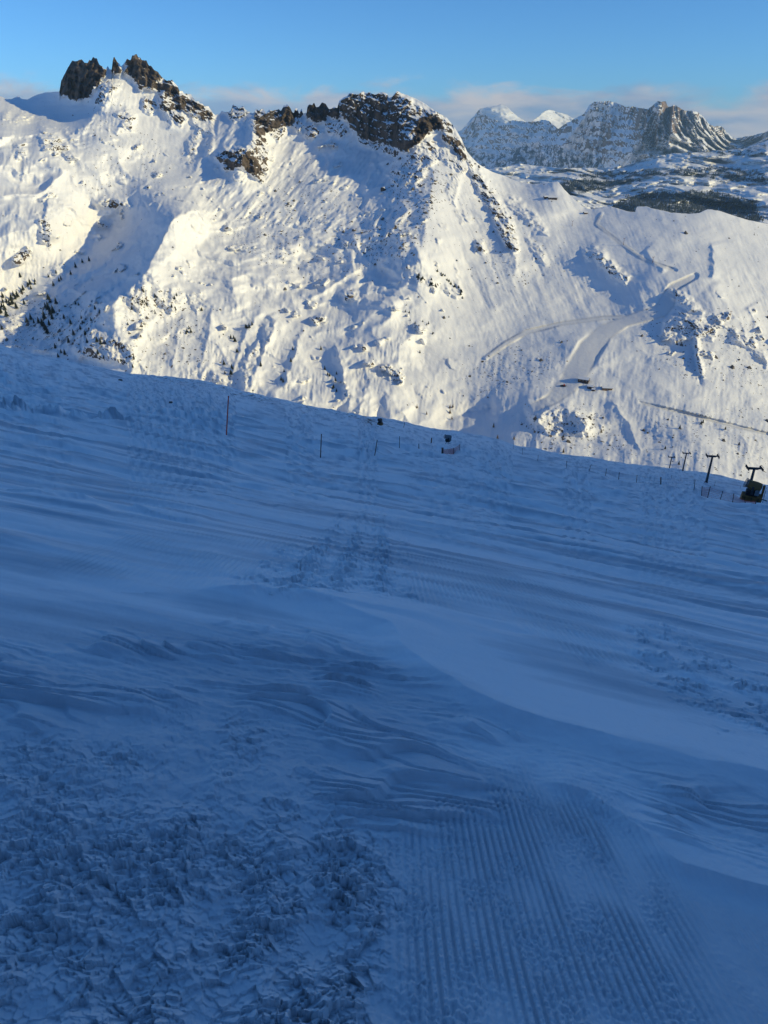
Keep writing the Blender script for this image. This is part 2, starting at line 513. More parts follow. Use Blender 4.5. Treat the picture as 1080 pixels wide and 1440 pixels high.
# (polyline, amplitude m toward the viewer, width px on its left side, width px on its right side)
RIDGES = [
    ([(603, 205), (609, 250), (602, 300), (594, 340), (588, 382), (560, 408), (530, 430), (498, 468), (478, 520)], 13, 18, 50),
    ([(165, 108), (153, 140), (128, 172), (112, 184), (60, 189), (0, 192), (-60, 200)], 24, 60, 7),
    ([(300, 296), (255, 299), (238, 318), (222, 350), (205, 385), (160, 420), (120, 442)], 38, 16, 30),
    ([(225, 365), (180, 408), (148, 436), (130, 468), (118, 510)], 26, 18, 50),
    ([(352, 158), (356, 190), (345, 215), (335, 240)], 30, 9, 22),
    ([(312, 160), (302, 195), (285, 225), (265, 250)], 12, 8, 14),
    ([(328, 160), (318, 200), (300, 232)], 9, 6, 12),
    ([(395, 440), (378, 480), (360, 520), (345, 550)], 15, 10, 22),
    ([(428, 450), (415, 495), (398, 550)], 10, 8, 18),
    ([(372, 425), (345, 470), (325, 530)], 9, 8, 16),
    ([(300, 420), (293, 470), (280, 525)], 9, 8, 22),
    ([(470, 480), (482, 520), (492, 560), (488, 585)], 14, 9, 22),
    ([(520, 540), (508, 570), (500, 590)], 8, 7, 16),
    ([(258, 430), (250, 480), (240, 520)], 6, 8, 20),
    ([(75, 240), (66, 285), (72, 325), (70, 345)], 14, 8, 24),
    ([(45, 215), (30, 260), (25, 310)], 8, 10, 20),
    ([(130, 290), (150, 280), (172, 283), (185, 300)], 14, 10, 10),
    ([(205, 290), (214, 284), (226, 290)], 10, 9, 9),
    ([(268, 318), (276, 314), (283, 320), (280, 330)], 8, 9, 9),
    ([(160, 190), (175, 170), (190, 160)], 9, 8, 9),
    ([(222, 130), (232, 150), (240, 170), (236, 185)], 14, 7, 12),
    ([(590, 340), (565, 352), (545, 360), (532, 380)], 14, 9, 30),
    ([(480, 345), (500, 338), (520, 350)], 9, 10, 22),
    ([(540, 330), (556, 335), (570, 350)], 7, 9, 18),
    ([(385, 200), (360, 240), (335, 275)], 5, 6, 10), ([(425, 195), (400, 235), (370, 275)], 5, 6, 10),
    ([(455, 195), (440, 225), (415, 262)], 5, 6, 9), ([(480, 200), (465, 230), (445, 262)], 5, 6, 9),
    ([(505, 208), (498, 235), (486, 268)], 5, 5, 9), ([(530, 212), (524, 240), (512, 275)], 7, 5, 9),
    ([(655, 205), (690, 265), (712, 315), (722, 355), (730, 400)], 12, 20, 10),
    ([(830, 352), (845, 358), (862, 380), (880, 396)], 6, 10, 14),
    ([(940, 440), (955, 455), (975, 452), (990, 470)], 4, 10, 14),
    ([(975, 470), (985, 510), (988, 540)], 4, 5, 8),
    ([(1000, 340), (1006, 370), (1002, 395)], 7, 6, 16),
    ([(1050, 430), (1062, 450), (1060, 470)], 6, 6, 14),
    ([(995, 400), (1030, 440), (1060, 480)], 5, 14, 25),
    ([(740, 590), (770, 578), (800, 575), (820, 590), (830, 620)], 17, 13, 16),
    ([(905, 350), (920, 365), (935, 385)], 5, 7, 12),
    ([(860, 560), (885, 600), (905, 640)], 4, 6, 10),
]
GULLIES = [
    ([(700, 575), (660, 578), (632, 590), (620, 605)], 11, 22, 12),
    ([(610, 420), (600, 470), (592, 530)], 3, 8, 8), ([(640, 330), (668, 400), (690, 440)], 3, 8, 8),
    ([(664, 300), (690, 360), (706, 410)], 3, 6, 8), ([(742, 320), (752, 360), (770, 400)], 4, 8, 8),
    ([(978, 485), (982, 515), (986, 545)], 5, 4, 4),
]
# bare rock (cliffs and crags): outlines in the photograph
CLIFFS = [
    ([(84, 132), (84, 110), (98, 80), (135, 76), (146, 94), (150, 105), (138, 118), (125, 138), (106, 142)], 1.0),
    ([(156, 76), (164, 78), (172, 98), (168, 108), (158, 100)], 0.95),
    ([(176, 84), (188, 70), (206, 80), (232, 110), (222, 116), (205, 124), (198, 128), (190, 116), (176, 102)], 0.85),
    ([(200, 122), (222, 114), (240, 111), (254, 126), (258, 140), (246, 146), (236, 132), (218, 128)], 0.8),
    ([(252, 128), (276, 140), (300, 158), (302, 168), (288, 172), (270, 158), (246, 156), (232, 160), (226, 150), (244, 142)], 0.8),
    ([(200, 140), (215, 136), (226, 152), (210, 160), (200, 150)], 0.6),
    ([(140, 118), (150, 112), (170, 116), (168, 124), (150, 130), (142, 150), (132, 146)], 0.6),
    ([(162, 160), (178, 152), (190, 162), (186, 182), (172, 180)], 0.62),
    ([(265, 215), (275, 185), (282, 175), (282, 190), (270, 222)], 0.5),
    ([(302, 218), (315, 208), (342, 206), (355, 212), (374, 240), (362, 252), (340, 238), (318, 240)], 0.78),
    ([(318, 160), (326, 146), (346, 150), (352, 162), (342, 172), (322, 168)], 0.7),
    ([(356, 164), (360, 152), (374, 156), (398, 148), (412, 150), (428, 158), (410, 176), (388, 182), (370, 190), (362, 200), (357, 180)], 0.85),
    ([(396, 150), (408, 147), (414, 166), (408, 172), (398, 164)], 1.0),
    ([(430, 162), (433, 144), (450, 142), (460, 144), (464, 160), (456, 172), (442, 172), (432, 168)], 0.92),
    ([(462, 152), (478, 148), (480, 166), (468, 168), (462, 162)], 0.85),
    ([(428, 180), (440, 172), (452, 188), (440, 196), (428, 190)], 0.6),
    ([(475, 154), (478, 140), (494, 130), (546, 128), (548, 140), (558, 126), (575, 140), (592, 152), (618, 158), (636, 176), (640, 190), (628, 186), (612, 184), (598, 192), (588, 204), (568, 214), (552, 206), (536, 200), (522, 202), (500, 190), (488, 172)], 0.74),
    ([(586, 165), (605, 160), (622, 166), (624, 182), (606, 184), (590, 200), (572, 214), (566, 206), (582, 190)], 1.1),
    ([(622, 185), (638, 185), (650, 200), (660, 225), (648, 228), (636, 210), (624, 198)], 0.75),
    ([(585, 205), (600, 194), (618, 200), (616, 225), (600, 240), (585, 262), (560, 262), (545, 245), (566, 228)], 0.5),
    ([(655, 225), (672, 240), (700, 275), (722, 312), (730, 352), (716, 352), (700, 322), (684, 290), (664, 252)], 0.66),
    ([(55, 178), (75, 182), (95, 205), (108, 222), (98, 224), (80, 214), (62, 212), (56, 196)], 0.66),
    ([(20, 205), (34, 195), (38, 220), (24, 224)], 0.45), ([(52, 300), (66, 302), (76, 330), (70, 352), (58, 340)], 0.5),
    ([(90, 180), (106, 192), (110, 206), (98, 202)], 0.4),
    ([(832, 352), (846, 352), (884, 390), (880, 398), (858, 386), (838, 366)], 0.5),
    ([(934, 452), (958, 438), (986, 446), (1008, 466), (1000, 478), (978, 474), (948, 482), (930, 472)], 0.42),
    ([(976, 474), (982, 474), (990, 530), (982, 532)], 0.5),
    ([(1010, 450), (1030, 462), (1052, 474), (1080, 500), (1080, 516), (1056, 492), (1030, 476)], 0.4),
    ([(585, 385), (612, 392), (636, 404), (654, 416), (640, 420), (612, 406), (588, 398)], 0.38),
    ([(640, 372), (654, 416), (646, 416)], 0.3),
    ([(130, 288), (146, 278), (176, 282), (184, 290), (160, 296)], 0.4),
    ([(0, 450), (60, 420), (100, 425), (128, 438), (110, 462), (80, 498), (20, 490)], 0.38),
    ([(80, 470), (120, 450), (160, 480), (190, 500), (180, 515), (110, 502)], 0.36),
    ([(222, 128), (240, 128), (252, 145), (262, 165), (255, 178), (240, 165), (226, 150)], 0.68),
    ([(265, 150), (300, 165), (300, 190), (284, 186), (268, 172)], 0.5),
    ([(355, 165), (376, 190), (378, 240), (366, 262), (356, 245), (352, 205)], 0.58),
    ([(376, 165), (398, 160), (404, 185), (392, 198), (378, 190)], 0.55),
    ([(404, 168), (424, 164), (430, 180), (418, 186)], 0.5),
    ([(455, 172), (478, 166), (490, 186), (478, 196), (462, 186)], 0.5),
    ([(288, 200), (300, 196), (302, 214), (290, 220)], 0.45),
    ([(262, 200), (272, 190), (276, 214), (266, 224)], 0.6),
    ([(500, 186), (540, 198), (566, 214), (560, 224), (530, 214), (505, 200)], 0.5),
    ([(618, 205), (650, 220), (664, 240), (650, 244), (630, 232), (616, 222)], 0.45),
    ([(636, 240), (650, 246), (640, 290), (628, 270)], 0.3),
    ([(640, 296), (660, 300), (664, 312), (648, 314)], 0.3), ([(668, 340), (680, 340), (684, 354), (670, 356)], 0.6),
    ([(700, 268), (730, 280), (760, 305), (770, 330), (748, 318), (715, 292)], 0.36),
    ([(740, 335), (760, 345), (770, 372), (752, 366)], 0.3),
    ([(940, 406), (960, 410), (990, 440), (975, 440), (950, 424)], 0.4), ([(820, 350), (836, 346), (842, 362), (826, 366)], 0.4),
    ([(180, 405), (205, 400), (212, 430), (195, 440), (182, 425)], 0.42), ([(212, 410), (250, 400), (262, 420), (240, 440), (216, 436)], 0.36), ([(262, 412), (286, 408), (290, 430), (276, 440)], 0.36),
    ([(140, 470), (190, 478), (192, 512), (150, 505)], 0.42), ([(268, 520), (330, 525), (325, 540), (280, 535)], 0.36), ([(335, 520), (352, 490), (366, 480), (356, 520), (345, 545)], 0.42),
    ([(372, 450), (388, 440), (384, 475), (370, 490)], 0.3), ([(480, 412), (500, 410), (504, 422), (486, 424)], 0.5),
    ([(745, 588), (800, 575), (830, 590), (820, 612), (770, 610)], 0.3),
    ([(18, 170), (30, 155), (48, 160), (40, 172), (22, 176)], 0.5), ([(2, 160), (12, 155), (14, 170), (4, 172)], 0.5),
]
# scattered stones: (outline, density)
STONES = [
    ([(540, 225), (620, 210), (640, 260), (610, 310), (600, 360), (520, 380), (470, 340), (540, 300)], 0.62),
    ([(120, 140), (180, 130), (220, 200), (160, 230), (110, 200)], 0.35),
    ([(360, 260), (460, 240), (540, 300), (520, 400), (380, 400), (300, 330)], 0.4),
    ([(640, 540), (660, 500), (720, 480), (800, 500), (780, 540), (660, 560)], 0.45),
    ([(655, 230), (730, 300), (780, 400), (700, 420), (640, 300)], 0.34),
    ([(700, 260), (760, 300), (800, 380), (740, 380)], 0.3),
    ([(0, 400), (120, 430), (200, 500), (0, 500)], 0.5),
    ([(150, 420), (260, 400), (330, 530), (180, 530)], 0.42),
    ([(730, 580), (830, 570), (900, 640), (760, 640)], 0.62),
    ([(900, 580), (1080, 560), (1080, 680), (900, 660)], 0.36),
    ([(900, 420), (1080, 440), (1080, 560), (900, 520)], 0.4),
    ([(100, 190), (230, 200), (250, 280), (100, 280)], 0.35),
]

nc, nr1, nr2, nb = 930, 400, 26, 22
cu = np.concatenate([np.linspace(-260, -12, 60, endpoint=False), np.linspace(-12, 1092, nc - 120, endpoint=False), np.linspace(1092, 1250, 60)])
cv = np.interp(cu, [p[0] for p in CREST], [p[1] for p in CREST])
jag = np.interp(cu, [0, 82, 90, 250, 262, 300, 470, 560, 600, 1080], [.3, .3, 1.2, 1.2, 1.4, 1.0, 1.2, .8, .2, .25])
cv = cv + jag * 1.5 * fbm2(cu / 5.0, cu * 0 + 3.3, 3)
bv = brow(cu) + 22
tt = np.linspace(0, 1, nr1) ** 1.08
t2 = np.linspace(0, 1, nr2 + 1)[1:]
kw = 41
cs = np.convolve(np.pad(cv, kw // 2, mode='edge'), np.ones(kw) / kw, 'valid')
cs = np.convolve(np.pad(cs, kw // 2, mode='edge'), np.ones(kw) / kw, 'valid')
V = np.concatenate([cs[None] + tt[:, None] * (bv - cs)[None] + (cv - cs)[None] * np.exp(-tt * 9)[:, None], bv[None] + t2[:, None] * (800 - bv)[None]])
U = np.broadcast_to(cu, V.shape).copy()
D = tps(MC, U, V)
s0, e0 = ray(U, V)
for pl, amp, wl_, wr_ in RIDGES + [(p, -a, l, r) for p, a, l, r in GULLIES]:
    m = near(U, V, pl, 4 * max(wl_, wr_))
    d, al = poly_dist(U[m], V[m], pl)
    d = d + 3.0 * fbm2(U[m] / 14, V[m] / 14, 3)
    w = np.where(d < 0, wl_, wr_)
    env = smooth(0, 0.12, al) * smooth(0, 0.15, 1 - al)
    D[m] -= amp * env * np.exp(-np.abs(d) / w * 1.1)
# pistes cut across the slope: nearly level cross-section
ROADS = [([(978, 388), (945, 405), (938, 425), (930, 437), (880, 452), (850, 468), (828, 492), (812, 520), (800, 540), (775, 562), (745, 575)], [4, 6, 11, 9, 7, 11, 16, 16, 13, 8, 5], 6.0),
         ([(684, 503), (710, 484), (740, 467), (790, 455), (850, 447), (880, 446)], [2.5, 3, 3, 2.5, 2.5, 2], 3.0),
         ([(846, 300), (838, 315), (870, 340), (905, 365), (950, 380)], [2, 2, 2, 2, 2], 1.6),
         ([(1080, 610), (1030, 598), (960, 580), (900, 566)], [1.6, 2, 2, 1.4], 1.2)]
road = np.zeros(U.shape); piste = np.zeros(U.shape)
for pl, ws, amp in ROADS:
    m = near(U, V, pl, 50)
    d, al = poly_dist(U[m], V[m], pl)
    seg = np.concatenate([[0], np.cumsum([math.dist(a, b) for a, b in zip(pl[:-1], pl[1:])])])
    w = np.interp(al, seg / seg[-1], ws)
    x = d / w
    prof = np.where(np.abs(x) < 1, x, np.where(x < 0, -np.exp((x + 1) * 1.0), np.exp(-(x - 1) * 1.6)))
    D[m] -= amp * 0.10 * (prof - 0.35 * np.exp(-((x - 1.0) / 0.14) ** 2)) * smooth(0, .05, al) * smooth(0, .05, 1 - al)
    piste[m] = np.maximum(piste[m], (0.20 * smooth(1.1, 0.9, np.abs(x)) + 0.42 * np.exp(-((x - 1.02) * w / 1.3) ** 2) + 0.3 * np.exp(-((x + 1.02) * w / 1.2) ** 2)) * smooth(0, .04, al) * smooth(0, .04, 1 - al))  # packed-snow grey, with grazing-light dimming and bank shade at the edges painted in
    road[m] = np.maximum(road[m], smooth(1.25, 0.9, np.abs(x)))
cliff = np.zeros(U.shape)
for pl, a in CLIFFS:
    cliff = np.maximum(cliff, a * soft_poly(U + 2.5 * fbm2(U / 9, V / 9, 3), V + 2.5 * fbm2(U / 9 + 40, V / 9, 3), pl, 4))
speck = np.zeros(U.shape)
for pl, a in STONES:
    speck = np.maximum(speck, a * soft_poly(U, V, pl, 22))
X0, Y0, Z0 = s0 * D, D, e0 * D
# relief: rolling snow, fall-line flutes, crag detail
roll = fbm3(X0 / 130, Y0 / 130, Z0 / 90, 4, 0.5)
fine = fbm3(X0 / 22 + 5, Y0 / 22, Z0 / 16, 4, 0.58)
wL = smooth(600, 560, U) * smooth(240, 300, U) * smooth(340, 290, V)
wR = smooth(590, 640, U) * smooth(520, 420, V)
wD = np.clip(1 - wL - wR, 0, 1)


def flute(dx, dy, a, b, k):
    l = math.hypot(dx, dy); dx /= l; dy /= l
    return fbm2((U * dy - V * dx) / a + k, (U * dx + V * dy) / b + k * 2, 4, 0.55)


fl = wL * flute(-.62, .8, 11, 70, 1.3) * 1.25 + wR * flute(.38, .92, 15, 110, 7.7) * 0.30 + wD * flute(-.12, 1, 26, 80, 13.1) * 0.45
hum = smooth(250, 330, V) * smooth(470, 400, V) * smooth(620, 560, U) * smooth(180, 300, U)
humn = fbm3(X0 / 38 + 9, Y0 / 38, Z0 / 30, 3, 0.5)
soft = 1 - 0.85 * road
crag = fbm3(X0 / 27, Y0 / 30, Z0 / 62, 6, 0.60, ridged=True) - 0.9
crag2 = fbm3(X0 / 9 + 3, Y0 / 9, Z0 / 16, 3, 0.6)
lf = ((Z0 + 0.25 * X0 + 9 * roll + 3 * fine) / 15.0) % 1.0
ledge = 1.0 - (smooth(0.72, 1.0, lf) - lf)
oc = smooth(0.52, 0.66, fbm3(X0 / 34 + 2, Y0 / 34, Z0 / 24, 4, 0.55)) * smooth(660, 600, U) * smooth(150, 200, V) * (0.35 + 0.65 * np.clip(2 * per2(U / 60, V / 45) + 0.4, 0, 1))
oc += smooth(0.46, 0.62, fbm3(X0 / 30 + 22, Y0 / 30, Z0 / 24, 4, 0.55)) * smooth(900, 940, U) * smooth(400, 440, V) * smooth(520, 490, V)
cliff = np.maximum(cliff, 0.6 * np.clip(oc, 0, 1) * (1 - road))
ck = np.clip(cliff, 0, 1)
small = per3(X0 / 5.0, Y0 / 5.0, Z0 / 4.0)
bumps = np.clip(small - 0.15, 0, 1) * np.clip(speck * 1.4, 0, 1)
run = 1 - 2 * np.abs(wL * flute(-.62, .8, 8, 42, 3.3) + wR * flute(.38, .92, 9, 60, 5.7) + wD * flute(-.15, 1, 9, 46, 11.1))
runnel = np.clip(run - 0.1, 0, 1) * np.clip(0.5 + 1.5 * per2(U / 45 + 7, V / 40), 0, 1) * (1.9 * wL + 0.6 * wR + (1.6 - 0.9 * smooth(600, 680, U)) * wD)
dD = soft * (9 * roll + 0.8 * fine + 3.2 * fl + 9 * hum * humn) - 3.0 * bumps - soft * runnel
rightsm = smooth(780, 860, U) * smooth(420, 360, V)
humr = fbm3(X0 / 95 + 31, Y0 / 95, Z0 / 70, 2, 0.4)
ero = fbm3(X0 / 85 + 0.6 * roll, Y0 / 85 + 0.3 * fl, Z0 / 75, 3, 0.38, ridged=True) - 0.75
lefty = smooth(640, 560, U) * smooth(150, 230, V) * (0.35 + 0.65 * np.clip(hum + smooth(430, 480, V) * 0.5 + smooth(230, 180, U) * 0.8, 0, 1))
dD -= soft * (lefty * 12 + 2.0) * ero
dD += 7 * smooth(700, 800, U) * humr
dD *= 1 - 0.3 * rightsm
dD = dD * (1 - 0.6 * ck) - ck * (15 * crag + 3.5 * crag2 + 9 * ledge)
D = D + dD
P = np.stack([s0 * D, D, e0 * D], -1)
N = grid_normals(P)
steep = 1 - N[..., 2]
rock = np.clip(cliff * 0.74 + 0.22 * smooth(0.62, 0.85, cliff) + 0.85 * (steep - 0.47) * np.clip(cliff * 1.8, 0, 1) + 0.25 * np.clip(steep - 0.62, 0, 1), 0, 1)
rock = np.where(cliff < 0.05, np.minimum(rock, 0.12), rock)
# far side of the crest
dist = np.concatenate([[3, 7, 12, 20, 30], np.geomspace(42, 900, nb - 5)])
cz = P[0]
ext = []
for k, dd in enumerate(dist[::-1]):
    q = cz.copy()
    sl = 1.1 if dd < 30 else 0.75
    q[:, 1] += dd
    q[:, 0] = cz[:, 0] * (1 + dd / cz[:, 1])
    base = np.convolve(np.pad(cz[:, 2], 12, mode='edge'), np.ones(25) / 25, 'valid')
    f = min(1, dd / 60.0)
    q[:, 2] = (cz[:, 2] * (1 - f) + base * f) - dd * sl - 3 * f * fbm2(q[:, 0] / 30, q[:, 1] / 30, 3)
    ext.append(q)
ext = np.array(ext)
Pf = np.concatenate([ext, P])
za = np.zeros((len(dist), P.shape[1]))
rock_b = np.broadcast_to(rock[0][None], za.shape) * (dist[::-1][:, None] < 60)
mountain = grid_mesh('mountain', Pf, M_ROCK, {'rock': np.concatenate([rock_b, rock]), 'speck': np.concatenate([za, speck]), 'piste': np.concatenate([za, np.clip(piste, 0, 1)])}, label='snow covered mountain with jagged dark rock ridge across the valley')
MU, MV, MP, speck_m, road_m = U, V, P, speck, road


def on_mountain(u, v):
    j = int(np.argmin(np.abs(MU[0] - u)))
    i = int(np.argmin(np.abs(MV[:, j] - v)))
    return Vector(MP[i, j].tolist())


print('mountain', round(time.time() - T0, 1))

# ------------------------------------------------------------------ far mountains
def far_massif(name, crest, ctrl, u0, u1, n_c, n_r, vbot, relief, mat, label, jag=0.6):
    fu = np.linspace(u0, u1, n_c)
    fv = np.interp(fu, [p[0] for p in crest], [p[1] for p in crest]) + jag * fbm2(fu / 4.0, fu * 0 + 8.8, 3)
    t = np.linspace(0, 1, n_r)
    V = fv[None] + t[:, None] * (vbot - fv)[None]
    U = np.broadcast_to(fu, V.shape).copy()
    D = tps(ctrl, U, V)
    s, e = ray(U, V)
    dD, cl, sp, fo = relief(U, V, s * D, D, e * D)
    D = D + dD
    P = np.stack([s * D, D, e * D], -1)
    N = grid_normals(P)
    steep = 1 - N[..., 2]
    rock = np.clip(cl + 0.9 * (steep - 0.45), 0, 1)
    ext = []
    for dd in (4000, 2200, 1000, 400, 120):
        q = P[0].copy()
        q[:, 0] *= 1 + dd / q[:, 1]; q[:, 1] += dd; q[:, 2] -= dd * 0.45
        ext.append(q)
    ext = np.array(ext)
    z = np.zeros(ext.shape[:2])
    cat = lambda a: np.concatenate([z, a])
    o = grid_mesh(name, np.concatenate([ext, P]), mat, {'rock': cat(rock), 'speck': cat(sp), 'forest': cat(fo)}, label=label)
    return U, V, P, fo


def far_mat(name, lo, hi, sc):
    m = mountain_mat(name, lo, hi, sc, 0.5, tuft=(0.03, 0.035, 0.03), streak=3.0)
    nt = m.node_tree
    b = nt.nodes['Principled BSDF']
    src = b.inputs['Base Color'].links[0].from_socket
    at = nd(nt, 'ShaderNodeAttribute', attribute_name='forest')
    tc = nd(nt, 'ShaderNodeTexCoord')
    n = noise_node(nt, tc.outputs['Object'], sc * 1.5, 7, 0.7)
    a = math_node(nt, 'ADD', at.outputs['Fac'], math_node(nt, 'MULTIPLY', math_node(nt, 'SUBTRACT', n.outputs['Fac'], 0.5).outputs[0], 1.6).outputs[0])
    r = mrange(nt, a.outputs[0], 0.42, 0.58)
    mx = nd(nt, 'ShaderNodeMix', data_type='RGBA')
    nt.links.new(r.outputs[0], mx.inputs[0])
    nt.links.new(src, mx.inputs[6])
    mx.inputs[7].default_value = (0.06, 0.075, 0.085, 1)
    nt.links.new(mx.outputs[2], b.inputs['Base Color'])
    return m


M_FAR = far_mat('far_mountain', (0.16, 0.125, 0.10), (0.42, 0.31, 0.23), 0.008)
M_MID = far_mat('wooded_hill', (0.08, 0.07, 0.06), (0.22, 0.18, 0.15), 0.02)


def rel_peak(U, V, X, Y, Z):
    n = fbm3(X / 500, Y / 500, Z / 220, 5, 0.55)
    return 170 * n, 0.10 + 0 * U, 0.2 + 0 * U, 0 * U


far_massif('far_peak', [(560, 180), (640, 186), (648, 184), (660, 170), (670, 160), (675, 153), (685, 151), (699, 149), (705, 146), (713, 150), (720, 157), (728, 164), (742, 172), (748, 171), (752, 167), (758, 163), (765, 157), (772, 154),
                        (780, 156), (787, 158.5), (795, 160), (801, 163), (808, 167), (830, 178), (900, 200)],
           [(560, 180, 14000), (640, 186, 14000), (700, 149, 14200), (772, 154, 14900), (808, 167, 15300), (900, 200, 16000),
            (560, 240, 13000), (640, 230, 13000), (700, 230, 13000), (772, 230, 13500), (900, 230, 14500)],
           560, 900, 220, 60, 230, rel_peak, M_FAR, 'distant snowy summits lit by the low sun')


def rel_wall(U, V, X, Y, Z):
    n = fbm3(X / 700, Y / 700, Z / 500, 5, 0.55)
    rib = fbm3(X / 260, Y / 260, Z / 900, 5, 0.6, ridged=True) - 0.9
    led = np.abs(((Z + 0.1 * X + 40 * n) / 95.0) % 1.0 - 0.5)
    cl = smooth(880, 915, U) * smooth(245, 215, V)
    d = 150 * n - (70 + 300 * cl) * rib - 45 * led
    for pl, a, l, r in [([(928, 142), (916, 165), (900, 190), (885, 215)], 380, 26, 20), ([(948, 148), (945, 175), (940, 200), (948, 232)], 420, 9, 12),
                        ([(975, 158), (985, 180), (990, 205)], 320, 10, 14), ([(1012, 178), (1010, 195), (1000, 215)], 260, 8, 14), ([(836, 143), (815, 175), (790, 205)], 420, 22, 30)]:
        dd, al = poly_dist(U, V, pl)
        d = d - a * np.exp(-np.abs(dd) / np.where(dd < 0, l, r))
    fo = smooth(196, 212, V - 6 * np.sin(U / 21.0) - 9 * per2(U / 30, V / 20)) * smooth(900, 830, U) * 0.5
    rk = 0.24 + 0.20 * cl + 0.10 * per2(U / 30, V / 9) + 0.03 * smooth(0.2, 0.5, led)
    return d, rk * (1 - fo), 0.1 + 0 * U, fo


far_massif('far_mountain', [(560, 215), (620, 198), (640, 191), (650, 187), (662, 173), (670, 158.5), (674, 154), (678, 159), (690, 166), (703, 171), (712, 174), (716, 170), (722, 169), (742, 171.5), (752, 171), (765, 168.5), (772, 170),
                            (778, 176), (785, 181), (790, 178), (793, 175), (808, 167), (821, 160), (829, 148), (836, 143), (844, 143), (856, 142), (868, 145), (879, 150), (890, 150), (911, 153.4), (917, 149), (925, 142), (931, 143),
                            (937, 142), (938, 149), (942, 150), (948, 147), (955, 151), (962, 155.5), (970, 156), (978, 156), (988, 162.6), (995, 172), (1003, 178), (1010, 177), (1016, 178), (1021, 185), (1028, 191), (1035, 195), (1043, 193),
                            (1055, 191), (1064, 189), (1080, 184.6), (1150, 175), (1260, 185)],
           [(560, 215, 13600), (640, 191, 12600), (674, 154, 12200), (740, 171, 11300), (836, 143, 9900), (900, 150, 8900), (927, 142, 8600), (962, 155, 9050), (1000, 176, 9500), (1035, 195, 9900), (1080, 185, 9300), (1150, 175, 9000), (1260, 185, 9000),
            (560, 245, 13200), (660, 240, 11950), (740, 240, 10900), (836, 245, 9450), (900, 240, 8450), (940, 232, 8200), (1000, 225, 8300), (1060, 225, 8300), (1150, 225, 8300), (1260, 225, 8300)],
           560, 1260, 520, 110, 252, rel_wall, M_FAR, 'far table mountain with rocky walls, its left side in blue shade', 0.8)

MIDC = [(560, 262), (640, 248), (664, 238), (679, 233.6), (695, 235.5), (710, 235), (722, 231), (730, 230), (745, 232), (761, 233.6), (790, 236), (815, 236), (854, 236), (878, 233), (890, 230), (905, 224), (921, 220), (946, 215.5), (970, 215), (1002, 211), (1020, 212),
        (1033, 209), (1043, 209), (1063, 203), (1080, 197), (1150, 185), (1260, 190)]


def rel_mid(U, V, X, Y, Z):
    n = fbm3(X / 420, Y / 420, Z / 300, 5, 0.58)
    rid = fbm3(X / 300 + 4, Y / 650, Z / 300, 4, 0.55, ridged=True) - 0.8
    prom = smooth(60, 10, np.abs(U - 960) * 0.5 + np.abs(V - 232) * 1.6) + 0.4
    f = (0.72 * np.maximum.reduce([soft_poly(U, V, [(745, 262), (800, 250), (900, 248), (905, 258), (840, 270), (780, 278), (750, 275)], 8),
                            soft_poly(U, V, [(860, 285), (900, 268), (1000, 266), (1060, 280), (1080, 320), (850, 320)], 8),
                            0.85 * soft_poly(U, V, [(800, 242), (940, 236), (1020, 232), (1080, 240), (1080, 262), (960, 250), (820, 254)], 7),
                            0.7 * soft_poly(U, V, [(940, 214), (1080, 200), (1080, 222), (1000, 224)], 5)])
         - 0.05)
    f = np.clip(f + 0.22 * per2(U / 12, V / 5), 0, 1)
    return -(150 * n + 170 * rid) * np.minimum(1, (V - 195) / 20), 0.05 + 0.2 * smooth(1000, 1060, U) * smooth(225, 205, V), 0.45 + 0 * U, f


FU, FV, FP, FFO = far_massif('wooded_hills', MIDC,
           [(560, 262, 5600), (680, 234, 6300), (760, 234, 6100), (850, 236, 6000), (930, 220, 5600), (1000, 211, 5700), (1080, 197, 5600), (1260, 190, 5600),
            (560, 340, 3400), (700, 280, 4300), (800, 270, 4300), (900, 262, 4500), (1000, 255, 4500), (1080, 250, 4400), (1260, 250, 4400),
            (800, 300, 3500), (900, 300, 3500), (1000, 300, 3500), (1080, 300, 3400), (800, 345, 2900), (1080, 345, 2700), (1260, 345, 2700)],
           560, 1260, 560, 130, 350, rel_mid, M_MID, 'rolling snowy hills with dark forest behind the saddle', 0.4)
# the wood on those hills: one mass of small conifers
rs = np.random.RandomState(3)
cand = np.argwhere((FFO > 0.52) & (FU > 690) & (FU < 1120) & (FV < 318))
pick = cand[rs.choice(len(cand), min(1900, len(cand)), replace=False)]
vs, fs = [], []
for i, j in pick:
    p = FP[i, j] + np.array([rs.uniform(-15, 15), rs.uniform(-15, 15), -1.5])
    h = rs.uniform(10, 20); r = h * rs.uniform(0.16, 0.24)
    b = len(vs)
    a0 = rs.rand() * 6.28
    for k in range(5):
        vs.append((p[0] + r * math.cos(a0 + k * 1.2566), p[1] + r * math.sin(a0 + k * 1.2566), p[2] + h * 0.08))
    vs.append((p[0], p[1], p[2] + h))
    vs.append((p[0], p[1], p[2]))
    for k in range(5):
        fs.append((b + k, b + (k + 1) % 5, b + 5)); fs.append((b + (k + 1) % 5, b + k, b + 6))
M_FOREST = plain('forest_needles', (0.035, 0.045, 0.04), 0.9, 0, 0.3, 0.05)
me = bpy.data.meshes.new('forest')
me.from_pydata(vs, [], fs)
me.materials.append(M_FOREST)
forest = bpy.data.objects.new('forest', me)
COL.objects.link(forest)
forest['kind'] = 'stuff'
forest['label'] = 'dark conifer forest on the distant hills beyond the saddle'
forest['category'] = 'forest'
print('far', round(time.time() - T0, 1))

